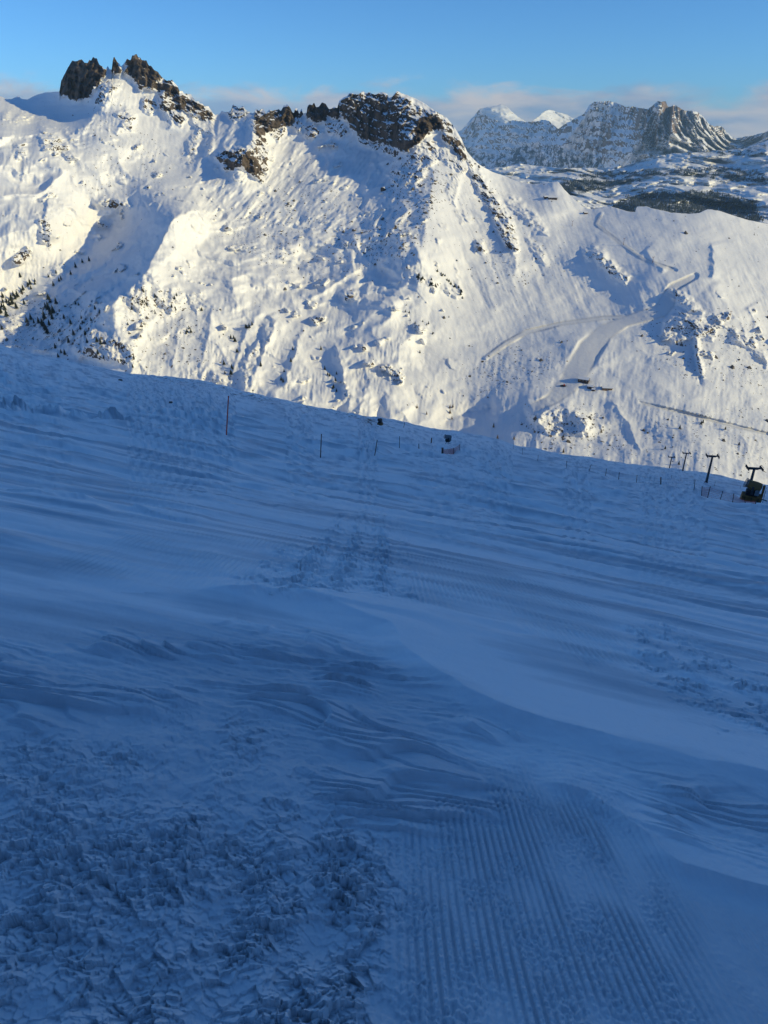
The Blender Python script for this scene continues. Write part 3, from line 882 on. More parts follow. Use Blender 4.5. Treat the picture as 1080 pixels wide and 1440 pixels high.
# ------------------------------------------------------------------ the ski slope in the foreground
def slope_t(u, v):
    b = brow(u); l = 497 + 0.1715 * u
    w = v - (l + (b - l) * np.exp(-np.maximum(v - b, 0) / 60.0))
    t = 1625 / (np.maximum(w, 0) + 3) * (1 + 0.9 * np.exp(-(w / 110.0) ** 2))
    return (t ** -3 + 300.0 ** -3) ** (-1 / 3)


def slope_pt(u, v):
    u = np.asarray(u, float); v = np.asarray(v, float)
    t = slope_t(u, v)
    up = (CH / 2 - v) / FPX
    return np.stack([t * (u - CW / 2) / FPX, t * (CP + SP * up), t * (-SP + CP * up)], -1)


def wpl(pl):
    """photograph polyline -> world (x, y) polyline lying on the slope"""
    q = slope_pt([p[0] for p in pl], [p[1] for p in pl])
    return [(a[0], a[1]) for a in q]


gu = np.concatenate([np.linspace(-150, -8, 50, endpoint=False), np.linspace(-8, 1088, 760, endpoint=False), np.linspace(1088, 1230, 50)])
gb = brow(gu)
ft = np.concatenate([np.linspace(0, 0.1, 90, endpoint=False), np.linspace(0.1, 1, 690)])
V = gb[None] + ft[:, None] * (1505 - gb)[None]
U = np.broadcast_to(gu, V.shape).copy()
P = slope_pt(U, V)
X, Y = P[..., 0], P[..., 1]
R = np.sqrt(X * X + Y * Y)                              # metres from the photographer
H = np.zeros(X.shape)

# smooth swells of the piste
H += 0.05 * np.minimum(R / 4, 5) * fbm2(X / 9 + 3, Y / 7, 3)
H += 0.35 * smooth(20, 90, R) * fbm2(X / 30 + 1.7, Y / 40, 3)

wa = math.radians(101)                                  # wind: along +x, a little toward the viewer
A = X * math.sin(wa) + Y * math.cos(wa)                 # along the wind
C = -X * math.cos(wa) + Y * math.sin(wa)                # across it


def saw(p):
    f = p - np.floor(p)
    return np.where(f < 0.90, f / 0.90, (1 - f) / 0.10)


def scarps(lam, warp, along, seed, o=3):
    q = C / lam + warp * fbm2(A / along + seed, C / (lam * 3.2) + seed * 1.3, o, 0.5)
    return saw(-q)


# --- masks laid out on the slope
ragged = 14 * fbm2(X * 2.2, Y * 2.2, 3)
def zone(pl, edge, rg=1.0):
    return soft_poly(U + ragged * rg, V + 0.7 * ragged * rg, pl, edge)


z_sas = zone([(-160, 885), (120, 905), (300, 885), (420, 893), (520, 905), (600, 965), (760, 1030), (920, 1085), (1250, 1165), (1250, 1270), (1080, 1238), (940, 1180), (860, 1130), (760, 1098), (700, 1150), (560, 1175), (440, 1130), (385, 1030), (300, 1000), (180, 1000), (40, 1035), (-160, 1050)], 26)
z_chunk = zone([(-160, 1050), (60, 1030), (200, 1000), (330, 985), (400, 1040), (470, 1130), (535, 1190), (560, 1300), (570, 1520), (-160, 1520)], 60, 2.2)
z_cord = zone([(540, 1520), (555, 1195), (600, 1150), (760, 1105), (850, 1130), (930, 1215), (1010, 1265), (1250, 1330), (1250, 1520)], 42, 2.0)
z_fade = smooth(1010, 880, U + 0.32 * (1300 - V) + ragged)     # grooves drifted over to the right
z_patch = zone([(335, 832), (440, 760), (500, 722), (545, 720), (575, 775), (566, 838), (480, 850), (400, 848)], 22, 1.4)
z_cl = zone([(60, 800), (230, 740), (420, 700), (500, 715), (440, 758), (330, 830), (180, 815)], 20)
z_cr = zone([(572, 845), (578, 780), (700, 765), (820, 840), (900, 930), (830, 945), (760, 890), (690, 855)], 18)
z_rr = zone([(880, 880), (930, 878), (1000, 920), (1250, 1010), (1250, 1090), (1000, 1010), (920, 960)], 34, 1.6)
z_flat = np.clip(z_chunk + z_cord + z_patch + z_cl * 0.7 + z_cr * 0.7, 0, 1)

# --- drifts with a lip
def drift(pl, h, w_near, w_far):
    d, al = poly_dist(X, Y, wpl(pl))
    d = d + 0.10 * fbm2(A / 1.2, C / 0.6, 3)
    env = smooth(0, 0.12, al) * smooth(0, 0.06, 1 - al)
    return h * env * np.where(d > 0, np.exp(-np.abs(d) / w_near), np.exp(-np.abs(d) / w_far)), d


LIP1 = [(240, 838), (330, 842), (430, 852), (540, 890), (600, 945), (700, 1003), (900, 1062), (1080, 1108), (1230, 1140)]
hd, d1 = drift(LIP1, 0.115, 0.20, 0.95)
H += hd
LIP2 = [(750, 1095), (830, 1118), (900, 1178), (960, 1218), (1030, 1240), (1110, 1262), (1230, 1290)]
hd, d2 = drift(LIP2, 0.05, 0.035, 0.35)
H += hd
LIP3 = [(-150, 845), (0, 838), (150, 850), (330, 900), (460, 925)]
hd, d3 = drift(LIP3, 0.022, 0.2, 0.5)
H += hd

# --- sastrugi in the hollow of the drift
amp = np.clip(0.35 + 1.3 * fbm2(A / 0.7 + 4, C / 0.4, 3), 0, 1)
H += z_sas * (0.25 + 0.75 * smooth(0.03, 0.30, d1)) * (0.050 * scarps(0.22, 2.0, 1.25, 2.2, 2) * amp + 0.018 * scarps(0.085, 1.6, 0.8, 6.6, 2) * np.clip(amp + .2, 0, 1) + 0.006 * fbm2(A / 0.12, C / 0.05, 3))
# --- wind crust with long streaks over the rest of the piste
far_w = smooth(3.2, 7.0, R) * (1 - z_flat)
st = fbm2(A / 3.4, C / 0.42, 5, 0.55)
H += far_w * np.minimum(1, R / 14) * 0.065 * st
H += smooth(9, 20, R) * (0.17 * fbm2(A / 16 + 9, C / 1.7, 5, 0.55) * np.minimum(R / 30, 2.4) + 0.15 * scarps(2.6, 1.6, 14, 3.1) * np.clip(fbm2(A / 18, C / 5, 2) + .1, 0, 1) * np.minimum(R / 30, 1.6))
H += far_w * 0.075 * scarps(0.95, 1.5, 4.5, 9.1) * np.clip(1.6 * fbm2(A / 5 + 2, C / 1.8, 3) - 0.05, 0, 1)
H += smooth(12, 30, R) * 0.08 * scarps(0.9, 0.8, 10, 8.4) * np.clip(1.4 * fbm2(A / 20 + 2, C / 5, 3) + 0.2, 0, 1)

# --- broken crust (bottom left): tilted plates and shards
def plates(cell, sx, sy, tilt, seed, rot=0.5):
    ca, sa = math.cos(rot), math.sin(rot)
    xx = (X * ca + Y * sa) / (cell * sx); yy = (-X * sa + Y * ca) / (cell * sy)
    xx = xx + 0.25 * per2(X / cell * .8, Y / cell * .8); yy = yy + 0.25 * per2(X / cell * .8 + 31, Y / cell * .8)
    r1, r2, r3, dx, dy, f1, f2 = worley(xx, yy, seed)
    return cell * (tilt * ((r1 - 0.5) * 1.6 * dx - (0.25 + 1.1 * r2) * dy) + 0.75 * (r3 ** 2)), r3


nearm = R < 6
ch1, r3 = plates(0.052, 0.8, 1.1, 0.8, 1, 0.35)
ch2, _ = plates(0.022, 0.8, 1.1, 0.8, 2, 0.2)
ch3, _ = plates(0.105, 0.9, 1.1, 0.5, 3, 0.5)
cover = np.clip(0.62 + 1.1 * fbm2(X / 0.35, Y / 0.45, 3), 0.08, 1.2)
nearchunk = 0.45 + 0.75 * smooth(2.5, 1.1, R)
H += z_chunk * cover * nearchunk * (0.56 * ch1 + 0.62 * ch2 + 0.22 * ch3)
H += z_chunk * 0.018 * fbm2(X / 0.18, Y / 0.2, 4)
# --- corduroy: grooves run along y
def cord(pitch, h, brk):
    q = X / pitch + 0.35 * fbm2(X / 1.1, Y / 1.6, 2)
    g = 0.5 + 0.5 * np.cos(2 * math.pi * q)
    g = smooth(0.12, 0.7, g)
    bead = per2(X / 0.010, Y / 0.016) + 0.5 * per2(X / 0.006, Y / 0.009)
    ok = np.clip(0.75 + brk * fbm2(X / 0.16 + 8, Y / 0.3, 3), 0, 1)
    return h * (g * (0.75 + 0.6 * np.clip(bead, -0.6, 1) * (0.4 + (1 - ok))) * (0.35 + 0.65 * ok)) + h * 0.8 * (1 - ok) * np.clip(per2(X / 0.017 + 9, Y / 0.02), -0.3, 1)


z_cord = z_cord * np.clip(0.95 + 0.9 * fbm2(X / 0.22 + 5, Y / 0.5, 3), 0.2, 1)
H += z_cord * (z_fade * 0.8 + 0.2) * cord(0.0295, 0.020, 1.3)
mx = 1 + 0 * X
H += (z_cl * 0.8 + z_cr) * np.clip(0.7 + 0.9 * fbm2(A / 1.5, C / 0.5, 3), 0.15, 1) * 0.022 * (0.5 + 0.5 * np.cos(2 * math.pi * X / 0.052)) * smooth(9.5, 6.5, R)
# --- churned track left by the groomer, and the rough strip to the right
pk1, _ = plates(0.085, 0.9, 1.2, 0.6, 4)
pk2, _ = plates(0.04, 1, 1.1, 0.6, 5)
lanes = 0.55 + 0.45 * np.cos(2 * math.pi * X / 0.36 + 0.6)
H += z_patch * (0.35 + 0.65 * lanes) * (0.75 * pk1 + 0.6 * pk2) * 0.95
H += z_rr * np.clip(0.55 + 1.2 * fbm2(X / .3, Y / .3, 3), 0, 1) * (0.6 * pk1 + 0.7 * pk2)
# --- ridge of cut snow at the left, and the crack
for pl, h, w in [([(-60, 566), (0, 574), (50, 577), (95, 586), (140, 592), (195, 602)], 0.42, 0.9)]:
    d, al = poly_dist(X, Y, wpl(pl))
    lump = np.clip(0.6 + 1.3 * fbm2(X / 0.9, Y / 0.9, 4, 0.6), 0, 1.6)
    H += h * np.exp(-(d / w) ** 2) * lump * smooth(0, 0.1, 1 - al)
for pl, h, w in [([(185, 712), (215, 724), (250, 733), (292, 739)], 0.06, 0.22), ([(0, 688), (60, 698), (140, 703)], 0.05, 0.25)]:
    d, al = poly_dist(X, Y, wpl(pl))
    H += h * np.where(d > 0, np.exp(-np.abs(d) / (0.12 * w)), np.exp(-np.abs(d) / (2.5 * w))) * smooth(0, .1, al) * smooth(0, .15, 1 - al)
# trench where the line of poles stands, and under the right-hand fence
for pl, h in [([(440, 642), (487, 646), (530, 643), (566, 633)], 0.35), ([(722, 630), (760, 648), (800, 660), (852, 670), (900, 682), (950, 690), (990, 700), (1070, 722)], 0.5)]:
    d, al = poly_dist(X, Y, wpl(pl))
    H -= h * np.exp(-(d / (0.012 * R + 0.1)) ** 2) * (0.5 + 0.5 * np.clip(1 + fbm2(X / 3, Y / 3, 2), 0, 1.5))
# fine grain
H += 0.0016 * fbm2(X / 0.03, Y / 0.03, 2) * smooth(6, 3, R)

# bare stones and turf blown free along the brow
dirt = np.zeros(X.shape)
for pl, a in [([(190, 528), (240, 527), (330, 541), (330, 556), (270, 549), (220, 540)], 0.40), ([(285, 549), (355, 553), (410, 570), (360, 566)], 0.55), ([(370, 562), (480, 577), (440, 581)], 0.45),
              ([(455, 574), (530, 588), (562, 607), (530, 603), (500, 592)], 0.6), ([(478, 590), (540, 612), (500, 602)], 0.35), ([(560, 594), (600, 606), (585, 612)], 0.3), ([(20, 500), (60, 503), (50, 509)], 0.4),
              ([(650, 608), (720, 625), (700, 630)], 0.2), ([(890, 655), (960, 663), (1000, 672), (930, 668)], 0.22), ([(0, 485), (300, 535), (300, 546), (0, 496)], 0.15)]:
    dirt = np.maximum(dirt, a * soft_poly(U, V, pl, 7))
H += 0.5 * np.clip(dirt * 1.5, 0, 1) * np.clip(per2(X / 1.6, Y / 5.0) + 0.1, 0, 1)

# powder and crust tone, with blown-snow haze, sky-lit lips and hollow shade painted in
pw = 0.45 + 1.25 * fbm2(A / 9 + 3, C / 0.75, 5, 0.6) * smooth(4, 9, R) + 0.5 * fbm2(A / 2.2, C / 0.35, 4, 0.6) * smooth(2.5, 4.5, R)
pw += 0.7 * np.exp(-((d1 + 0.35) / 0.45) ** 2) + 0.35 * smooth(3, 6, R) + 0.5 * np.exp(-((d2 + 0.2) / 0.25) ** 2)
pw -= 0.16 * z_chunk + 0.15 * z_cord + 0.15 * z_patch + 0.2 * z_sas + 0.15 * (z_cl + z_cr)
powder_light = np.clip(pw, 0, 1)
Pn = P.copy()
Pn[..., 2] += H
SU, SV, SPT = U, V, Pn
# beyond the brow the ground drops away into the valley
ext = []
for dd in (520, 330, 200, 110, 60, 30, 12, 4):
    q = Pn[0].copy()
    yb = q[:, 1].copy()
    q[:, 0] *= 1 + dd / yb; q[:, 1] += dd
    q[:, 2] = q[:, 2] + (Pn[0][:, 2] / yb - 0.06 - 0.30 * min(1, dd / 200)) * dd
    ext.append(q)
ext = np.array(ext)
za = np.zeros(ext.shape[:2])

M_SNOW, nt, b = new_mat('wind_blown_snow')
tc = nd(nt, 'ShaderNodeTexCoord')
n1 = noise_node(nt, tc.outputs['Object'], 160, 3, 0.6)
n2 = noise_node(nt, tc.outputs['Object'], 9, 4, 0.6)
at = nd(nt, 'ShaderNodeAttribute', attribute_name='dirt')
mp = nd(nt, 'ShaderNodeMapping')
mp.inputs['Scale'].default_value = (0.55, 0.16, 0.4)
nt.links.new(tc.outputs['Object'], mp.inputs[0])
n3 = noise_node(nt, mp.outputs[0], 1.0, 7, 0.68)
a = math_node(nt, 'ADD', n3.outputs['Fac'], math_node(nt, 'MULTIPLY', at.outputs['Fac'], 0.30).outputs[0])
dm = math_node(nt, 'MULTIPLY', mrange(nt, a.outputs[0], 0.68, 0.73).outputs[0], mrange(nt, at.outputs['Fac'], 0.02, 0.12).outputs[0])
apw = nd(nt, 'ShaderNodeAttribute', attribute_name='powder_light')
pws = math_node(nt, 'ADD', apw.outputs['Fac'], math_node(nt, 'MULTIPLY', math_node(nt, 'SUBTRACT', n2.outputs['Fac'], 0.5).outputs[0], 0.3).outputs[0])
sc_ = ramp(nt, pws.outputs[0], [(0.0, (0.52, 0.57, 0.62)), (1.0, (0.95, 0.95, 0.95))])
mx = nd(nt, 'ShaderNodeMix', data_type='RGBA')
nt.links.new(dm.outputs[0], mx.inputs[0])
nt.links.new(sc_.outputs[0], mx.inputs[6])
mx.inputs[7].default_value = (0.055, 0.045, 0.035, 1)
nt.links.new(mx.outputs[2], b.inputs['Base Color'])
b.inputs['Roughness'].default_value = 0.75
b.inputs['Specular IOR Level'].default_value = 0.12
bp = nd(nt, 'ShaderNodeBump')
bp.inputs['Strength'].default_value = 0.25
bp.inputs['Distance'].default_value = 0.004
nt.links.new(n1.outputs['Fac'], bp.inputs['Height'])
nt.links.new(bp.outputs[0], b.inputs['Normal'])

slope = grid_mesh('ski_slope', np.concatenate([ext, Pn]), M_SNOW, {'dirt': np.concatenate([za, dirt]), 'powder_light': np.concatenate([za + .6, powder_light])}, label='shaded ski slope of wind blown and groomed snow')

# the rest of the hillside around and behind the photographer; its shoulder keeps the slope in shade
st = 4
edge = np.concatenate([Pn[::st, -1], Pn[-1, ::-st], Pn[::-st, 0]])
n1_, n2_, n3_ = len(Pn[::st, -1]), len(Pn[-1, ::-st]), len(Pn[::-st, 0])
az = np.radians(np.concatenate([np.full(n1_, 92.0), np.linspace(92, 268, n2_), np.full(n3_, 268.0)]))
dirx, diry = np.sin(az), np.cos(az)
rings = np.concatenate([[0], np.geomspace(0.15, 1500, 70)])
rr = rings[:, None]
HX = edge[None, :, 0] + dirx[None] * rr
HY = edge[None, :, 1] + diry[None] * rr
lin = edge[None, :, 2] - 0.1788 * (HX - edge[None, :, 0]) * np.exp(-rr / 500) - 0.3446 * (HY - edge[None, :, 1]) * np.exp(-rr / 700)
La = np.array([-400.0, -233.0]); Lb = np.array([900.0, 200.0])
ld = (Lb - La) / np.linalg.norm(Lb - La)
dperp = (HX - La[0]) * -ld[1] + (HY - La[1]) * ld[0]
xc = HX + dperp * ld[1]
hc = np.interp(xc, [-1600, -400, 0, 130, 250, 400, 500, 600, 700, 800, 1000, 1500], [150, 90, 60, 85, 140, 215, 235, 245, 240, 195, 60, -250])
ridge = hc - 0.75 * np.abs(dperp) + 14 * fbm2(HX / 70, HY / 70, 4) - 0.0 * rr
kk = 12.0
wgt = smooth(0, 70, rr)
both = np.maximum(lin, ridge) + kk * np.exp(-np.abs(lin - ridge) / kk) * 0.5
HZ = lin * (1 - wgt) + both * wgt + smooth(2, 40, rr) * 2.0 * fbm2(HX / 25, HY / 25, 3)
HPT = np.stack([HX, HY, HZ], -1)
hillside = grid_mesh('hillside', HPT, M_SNOW, {'dirt': np.zeros(HX.shape), 'powder_light': np.full(HX.shape, 0.6)}, label='snowy hillside rising beside and behind the ski slope')


def on_slope(u, v):
    j = int(np.argmin(np.abs(SU[0] - u)))
    i = int(np.argmin(np.abs(SV[:, j] - v)))
    return Vector(SPT[i, j].tolist())


print('slope', round(time.time() - T0, 1))

# ------------------------------------------------------------------ things
class MB:
    def __init__(s):
        s.v = []; s.f = []

    def box(s, c, size, rz=0.0, rx=0.0, top=1.0):
        b = len(s.v)
        cz, sz = math.cos(rz), math.sin(rz)
        cx, sx = math.cos(rx), math.sin(rx)
        for z in (-.5, .5):
            k = top if z > 0 else 1.0
            for x, y in ((-.5, -.5), (.5, -.5), (.5, .5), (-.5, .5)):
                px, py, pz = x * size[0] * k, y * size[1] * k, z * size[2]
                py, pz = py * cx - pz * sx, py * sx + pz * cx
                px, py = px * cz - py * sz, px * sz + py * cz
                s.v.append((c[0] + px, c[1] + py, c[2] + pz))
        for q in ((0, 3, 2, 1), (4, 5, 6, 7), (0, 1, 5, 4), (1, 2, 6, 5), (2, 3, 7, 6), (3, 0, 4, 7)):
            s.f.append([b + i for i in q])
        return s

    def tube(s, p, q, r0, r1=None, n=8, cap=True):
        r1 = r0 if r1 is None else r1
        p = Vector(p); q = Vector(q)
        d = (q - p).normalized()
        a = d.orthogonal().normalized(); c = d.cross(a)
        b = len(s.v)
        for o, r in ((p, r0), (q, r1)):
            for i in range(n):
                t = 2 * math.pi * i / n
                s.v.append(tuple(o + (a * math.cos(t) + c * math.sin(t)) * r))
        for i in range(n):
            j = (i + 1) % n
            s.f.append([b + i, b + j, b + n + j, b + n + i])
        if cap:
            s.f.append([b + i for i in range(n)][::-1]); s.f.append([b + n + i for i in range(n)])
        return s

    def poly(s, pts, faces):
        b = len(s.v)
        s.v += [tuple(p) for p in pts]
        s.f += [[b + i for i in f] for f in faces]
        return s

    def mesh(s, name, mat):
        me = bpy.data.meshes.new(name)
        me.from_pydata(s.v, [], s.f)
        me.materials.append(mat)
        bm = bmesh.new(); bm.from_mesh(me)
        bmesh.ops.recalc_face_normals(bm, faces=bm.faces)
        bm.to_mesh(me); bm.free()
        return me

    def build(s, name, mat, parent=None, bevel=0.0):
        o = bpy.data.objects.new(name, s.mesh(name, mat))
        COL.objects.link(o)
        if parent is not None:
            o.parent = parent
        if bevel:
            m = o.modifiers.new('bevel', 'BEVEL'); m.width = bevel; m.segments = 2
        return o


def tag(o, label, cat, group=None):
    o['label'] = label; o['category'] = cat
    if group:
        o['group'] = group
    return o


def thing(name, loc, label, cat, group=None, rz=0.0):
    o = bpy.data.objects.new(name, None)
    COL.objects.link(o)
    o.empty_display_size = 0.2
    o.location = loc; o.rotation_euler = (0, 0, rz)
    return tag(o, label, cat, group)


def child(name, me, parent, **kw):
    o = bpy.data.objects.new(name, me)
    COL.objects.link(o); o.parent = parent
    return o


M_NEEDLE = plain('conifer_needles', (0.030, 0.038, 0.022), 0.9, 0, 0.45, 1.5)
M_LARCH = plain('bare_larch_twigs', (0.16, 0.11, 0.06), 0.9, 0, 0.4, 1.5)
M_BARK = plain('bark', (0.07, 0.05, 0.035), 0.9, 0, 0.3, 3)
M_STONE = plain('grey_brown_stone', (0.13, 0.115, 0.10), 0.9, 0, 0.45, 0.5)
M_STEEL = plain('dark_galvanised_steel', (0.05, 0.052, 0.055), 0.5, 0.3, 0.25, 3)
M_GREY = plain('grey_metal', (0.22, 0.23, 0.24), 0.5, 0.3, 0.2, 5)
M_BLACK = plain('black_rubber', (0.02, 0.02, 0.022), 0.7, 0, 0.2, 5)
M_YELLOW = plain('yellow_paint', (0.24, 0.12, 0.03), 0.55, 0, 0.2, 3)
M_PAD = plain('yellow_padding', (0.22, 0.11, 0.03), 0.8, 0, 0.25, 3)
M_ORANGE = plain('orange_plastic', (0.72, 0.09, 0.03), 0.5, 0, 0.2, 4)
M_NET = plain('orange_net', (0.60, 0.12, 0.08), 0.8, 0, 0.2, 4)
M_BAMBOO = plain('dark_pole', (0.10, 0.055, 0.045), 0.6, 0, 0.3, 6)
M_WOOD = plain('weathered_timber', (0.20, 0.11, 0.055), 0.8, 0, 0.35, 1.2)
M_DARKW = plain('dark_timber', (0.07, 0.045, 0.03), 0.8, 0, 0.35, 1.2)
M_ROOFSNOW = plain('roof_snow', (0.86, 0.86, 0.87), 0.8, 0, 0.02, 1)
M_LUMP = plain('packed_snow', (0.84, 0.85, 0.86), 0.8, 0, 0.02, 20)
m_, nt_, b_ = new_mat('window_glass')
tcg = nd(nt_, 'ShaderNodeTexCoord'); ng = noise_node(nt_, tcg.outputs['Object'], 2.0, 2)
rg = ramp(nt_, ng.outputs['Fac'], [(0.3, (0.015, 0.018, 0.022)), (0.7, (0.04, 0.045, 0.05))])
nt_.links.new(rg.outputs[0], b_.inputs['Base Color']); b_.inputs['Roughness'].default_value = 0.1
M_GLASS = m_

# ---- trees
rt = random.Random(21)


def crown_mesh(seed, larch=False):
    r = random.Random(seed)
    m = MB()
    n_t = 8
    for k in range(n_t):
        f = k / (n_t - 1)
        z1 = 0.10 + 0.72 * f
        rad = (0.24 if not larch else 0.19) * (1 - f) ** 0.85 + 0.025
        n = 11
        pts = [(0, 0, z1 + (0.20 if not larch else 0.15) * (1.1 - 0.4 * f))]
        a0 = r.random() * 6.28
        for i in range(2 * n):
            a = a0 + math.pi * i / n
            rr = rad * (r.uniform(0.75, 1.2) if i % 2 == 0 else r.uniform(0.30, 0.5))
            pts.append((rr * math.cos(a), rr * math.sin(a), z1 - (0.05 if i % 2 == 0 else -0.03) * r.uniform(.5, 1.4)))
        fc = [(0, 1 + i, 1 + (i + 1) % (2 * n)) for i in range(2 * n)]
        m.poly(pts, fc)
    return m.mesh('crown', M_LARCH if larch else M_NEEDLE)


CROWNS = [crown_mesh(i) for i in range(5)]
LARCH = [crown_mesh(30 + i, True) for i in range(2)]
TRUNK = MB().tube((0, 0, -0.06), (0, 0, 0.55), 0.022, 0.012, 6).tube((0, 0, 0.55), (0, 0, 0.97), 0.012, 0.003, 6).mesh('trunk', M_BARK)


def tree(u, v, h, label, group, larch=False, wide=1.0, name='conifer_tree'):
    p = on_mountain(u, v)
    p.z -= 0.15
    t = thing(name, p, label, 'tree', group, rt.random() * 6.28)
    t.scale = (h * wide, h * wide, h)
    child('trunk', TRUNK, t)
    child('crown', rt.choice(LARCH if larch else CROWNS), t)
    return t


Z4 = lambda x, y: (x / 3.0, 250 + y / 3.0)
Z5 = lambda x, y: (320 + x / 2.842, 330 + y / 2.842)
Z7 = lambda x, y: (620 + x / 2.348, 540 + y / 2.348)
L1 = 'dark conifer in the blue-shaded grove low on the mountain'
G1 = 'conifers in the shaded grove'
grove = [(8, 548), (22, 560), (30, 588), (70, 555), (85, 420), (65, 515), (50, 520), (75, 505), (120, 462), (150, 438), (205, 420), (238, 405), (300, 408), (350, 360), (375, 355),
         (320, 380), (250, 440), (260, 430), (225, 455), (105, 535), (205, 515), (215, 530), (195, 550), (225, 575), (240, 535), (165, 615), (180, 630), (195, 645), (210, 625), (220, 600), (115, 612), (130, 600), (12, 530), (40, 540),
         (90, 485), (100, 478), (130, 470), (8, 640), (60, 500), (5, 575), (145, 615), (205, 560), (212, 580), (190, 600), (200, 660), (15, 510), (28, 530), (55, 535), (150, 450), (128, 452)]
for x, y in grove:
    u, v = Z4(x, y)
    if y < 465 and x > 140:
        tree(u, v, rt.uniform(7, 11), 'small conifer strung along the open upper edge of the shaded hollow', 'conifers along the upper edge of the hollow')
    elif 160 <= x <= 245 and y > 500:
        tree(u, v, rt.uniform(11, 17), 'tall conifer in the dense clump in the middle of the shaded grove', 'conifers of the dense clump')
    elif x < 80:
        tree(u, v, rt.uniform(10, 17), 'big dark conifer in the thick wood at the outer end of the grove', 'conifers of the thick wood')
    else:
        tree(u, v, rt.uniform(8, 13), L1, G1)
L2 = 'conifer among sunlit rock outcrops beside the shaded grove'
G2 = 'conifers on the outcrops'
for x, y in [(270, 595), (318, 535), (330, 540), (350, 615), (385, 605), (400, 555), (420, 572), (345, 595), (360, 665), (410, 695), (425, 705), (440, 765), (290, 700), (260, 740), (275, 750), (310, 665), (250, 690), (300, 620), (340, 640), (235, 720), (245, 760), (395, 760), (415, 745), (370, 700)]:
    u, v = Z4(x, y)
    tree(u, v, rt.uniform(6, 11), L2, G2)
L3 = 'small conifer casting a shadow on the sunlit ribbed lower slope'
G3 = 'conifers on the ribbed slope'
pts3 = [Z4(*p) for p in [(555, 558), (540, 622), (605, 485), (600, 530), (620, 540), (655, 505), (690, 525), (735, 515), (725, 550), (740, 560), (850, 562), (790, 655), (800, 640), (806, 655), (785, 660),
                         (1040, 635), (1050, 635), (975, 680), (990, 690), (1000, 738), (945, 790), (980, 805), (950, 828), (980, 833), (565, 765), (560, 803), (510, 775), (655, 575), (745, 500)]]
pts3 += [Z5(*p) for p in [(72, 372), (80, 372), (25, 418), (15, 412), (33, 428), (40, 472), (20, 540), (15, 560), (100, 362), (135, 528), (225, 550), (215, 582), (224, 592), (260, 463), (255, 508), (375, 462), (390, 540), (400, 563), (407, 567), (435, 558), (430, 588), (425, 613), (437, 628), (420, 618)]]
for u, v in pts3:
    if v > 500 and u < 260:
        tree(u, v, rt.uniform(5, 8), 'conifer on the lowest rocky snow just above the dark brow', 'conifers just above the brow')
    elif u < 290:
        tree(u, v, rt.uniform(5, 9), 'conifer by the small rock outcrops on the rounded sunlit shoulder', 'conifers on the rounded shoulder')
    elif u > 445:
        tree(u, v, rt.uniform(5, 8), 'small conifer in the loose cluster on the smooth rib below the bench', 'conifers on the smooth rib')
    else:
        tree(u, v, rt.uniform(5, 9), L3, G3)
L4 = 'low dark pine in the thicket high on the central spur'
G4 = 'pines on the central spur'
for k in range(34):
    t = rt.random()
    L4 = 'low dark pine in the flat thicket beside the crest of the central spur' if k < 18 else 'low dark pine in the slanting strip of trees down the central spur'
    G4 = 'pines of the flat thicket' if k < 18 else 'pines of the slanting strip'
    if k < 18:
        u, v = 586 + 32 * t + rt.uniform(-2, 2), 390 + 15 * t + rt.uniform(-5, 5)
    else:
        u, v = 614 + 38 * t + rt.uniform(-2, 2), 378 + 40 * t + rt.uniform(-3, 4)
    tree(u, v, rt.uniform(3.5, 6.5), L4, G4, wide=1.5)
L5 = 'lone small conifer on the plain snow slope below the central spur'
G5 = 'conifers below the spur'
for p in [(715, 283), (710, 312), (725, 315), (750, 358), (770, 473), (795, 363), (805, 358), (765, 365), (820, 400), (730, 345), (780, 350), (885, 330)]:
    u, v = Z5(*p)
    tree(u, v, rt.uniform(3, 6), L5, G5)
L6 = 'dark conifer on the sunlit slope beyond the lift pylons'
G6 = 'conifers beyond the lift pylons'
for p in [(985, 203), (860, 133), (788, 148), (785, 265), (740, 215), (865, 128), (940, 150)]:
    u, v = Z7(*p)
    tree(u, v, rt.uniform(5, 7.5), L6, G6)
L7 = 'bare brown larch beside the shaded basin beyond the brow'
for p in [(175, 145), (187, 180), (242, 183), (30, 98), (40, 78), (405, 228)]:
    u, v = Z7(*p)
    tree(u, v, rt.uniform(6, 8.5), L7, 'larches by the shaded basin', True, 1.1, 'larch_tree')
for u, v, h in [(636, 590, 6), (586, 574, 7), (600, 583, 6), (633, 575, 7)]:
    tree(u, v, h, 'brown larch at the foot of the plain slope near the brow', 'larches at the slope foot', True, 1.1, 'larch_tree')

# ---- boulders and scree
def stone_mesh(seed, sub=1):
    r = random.Random(seed)
    bm = bmesh.new()
    bmesh.ops.create_icosphere(bm, subdivisions=sub, radius=1.0)
    ax = [Vector((r.gauss(0, 1), r.gauss(0, 1), r.gauss(0, 1))).normalized() for _ in range(7)]
    cut = [r.uniform(0.55, 0.9) for _ in ax]
    for vt in bm.verts:
        p = vt.co.copy()
        for a, c in zip(ax, cut):
            d = p.dot(a)
            if d > c:
                p -= a * (d - c)
        p *= r.uniform(0.93, 1.07)
        vt.co = Vector((p.x * 1.15, p.y, p.z * 0.85))
    me = bpy.data.meshes.new('boulder')
    bm.to_mesh(me); bm.free()
    return me


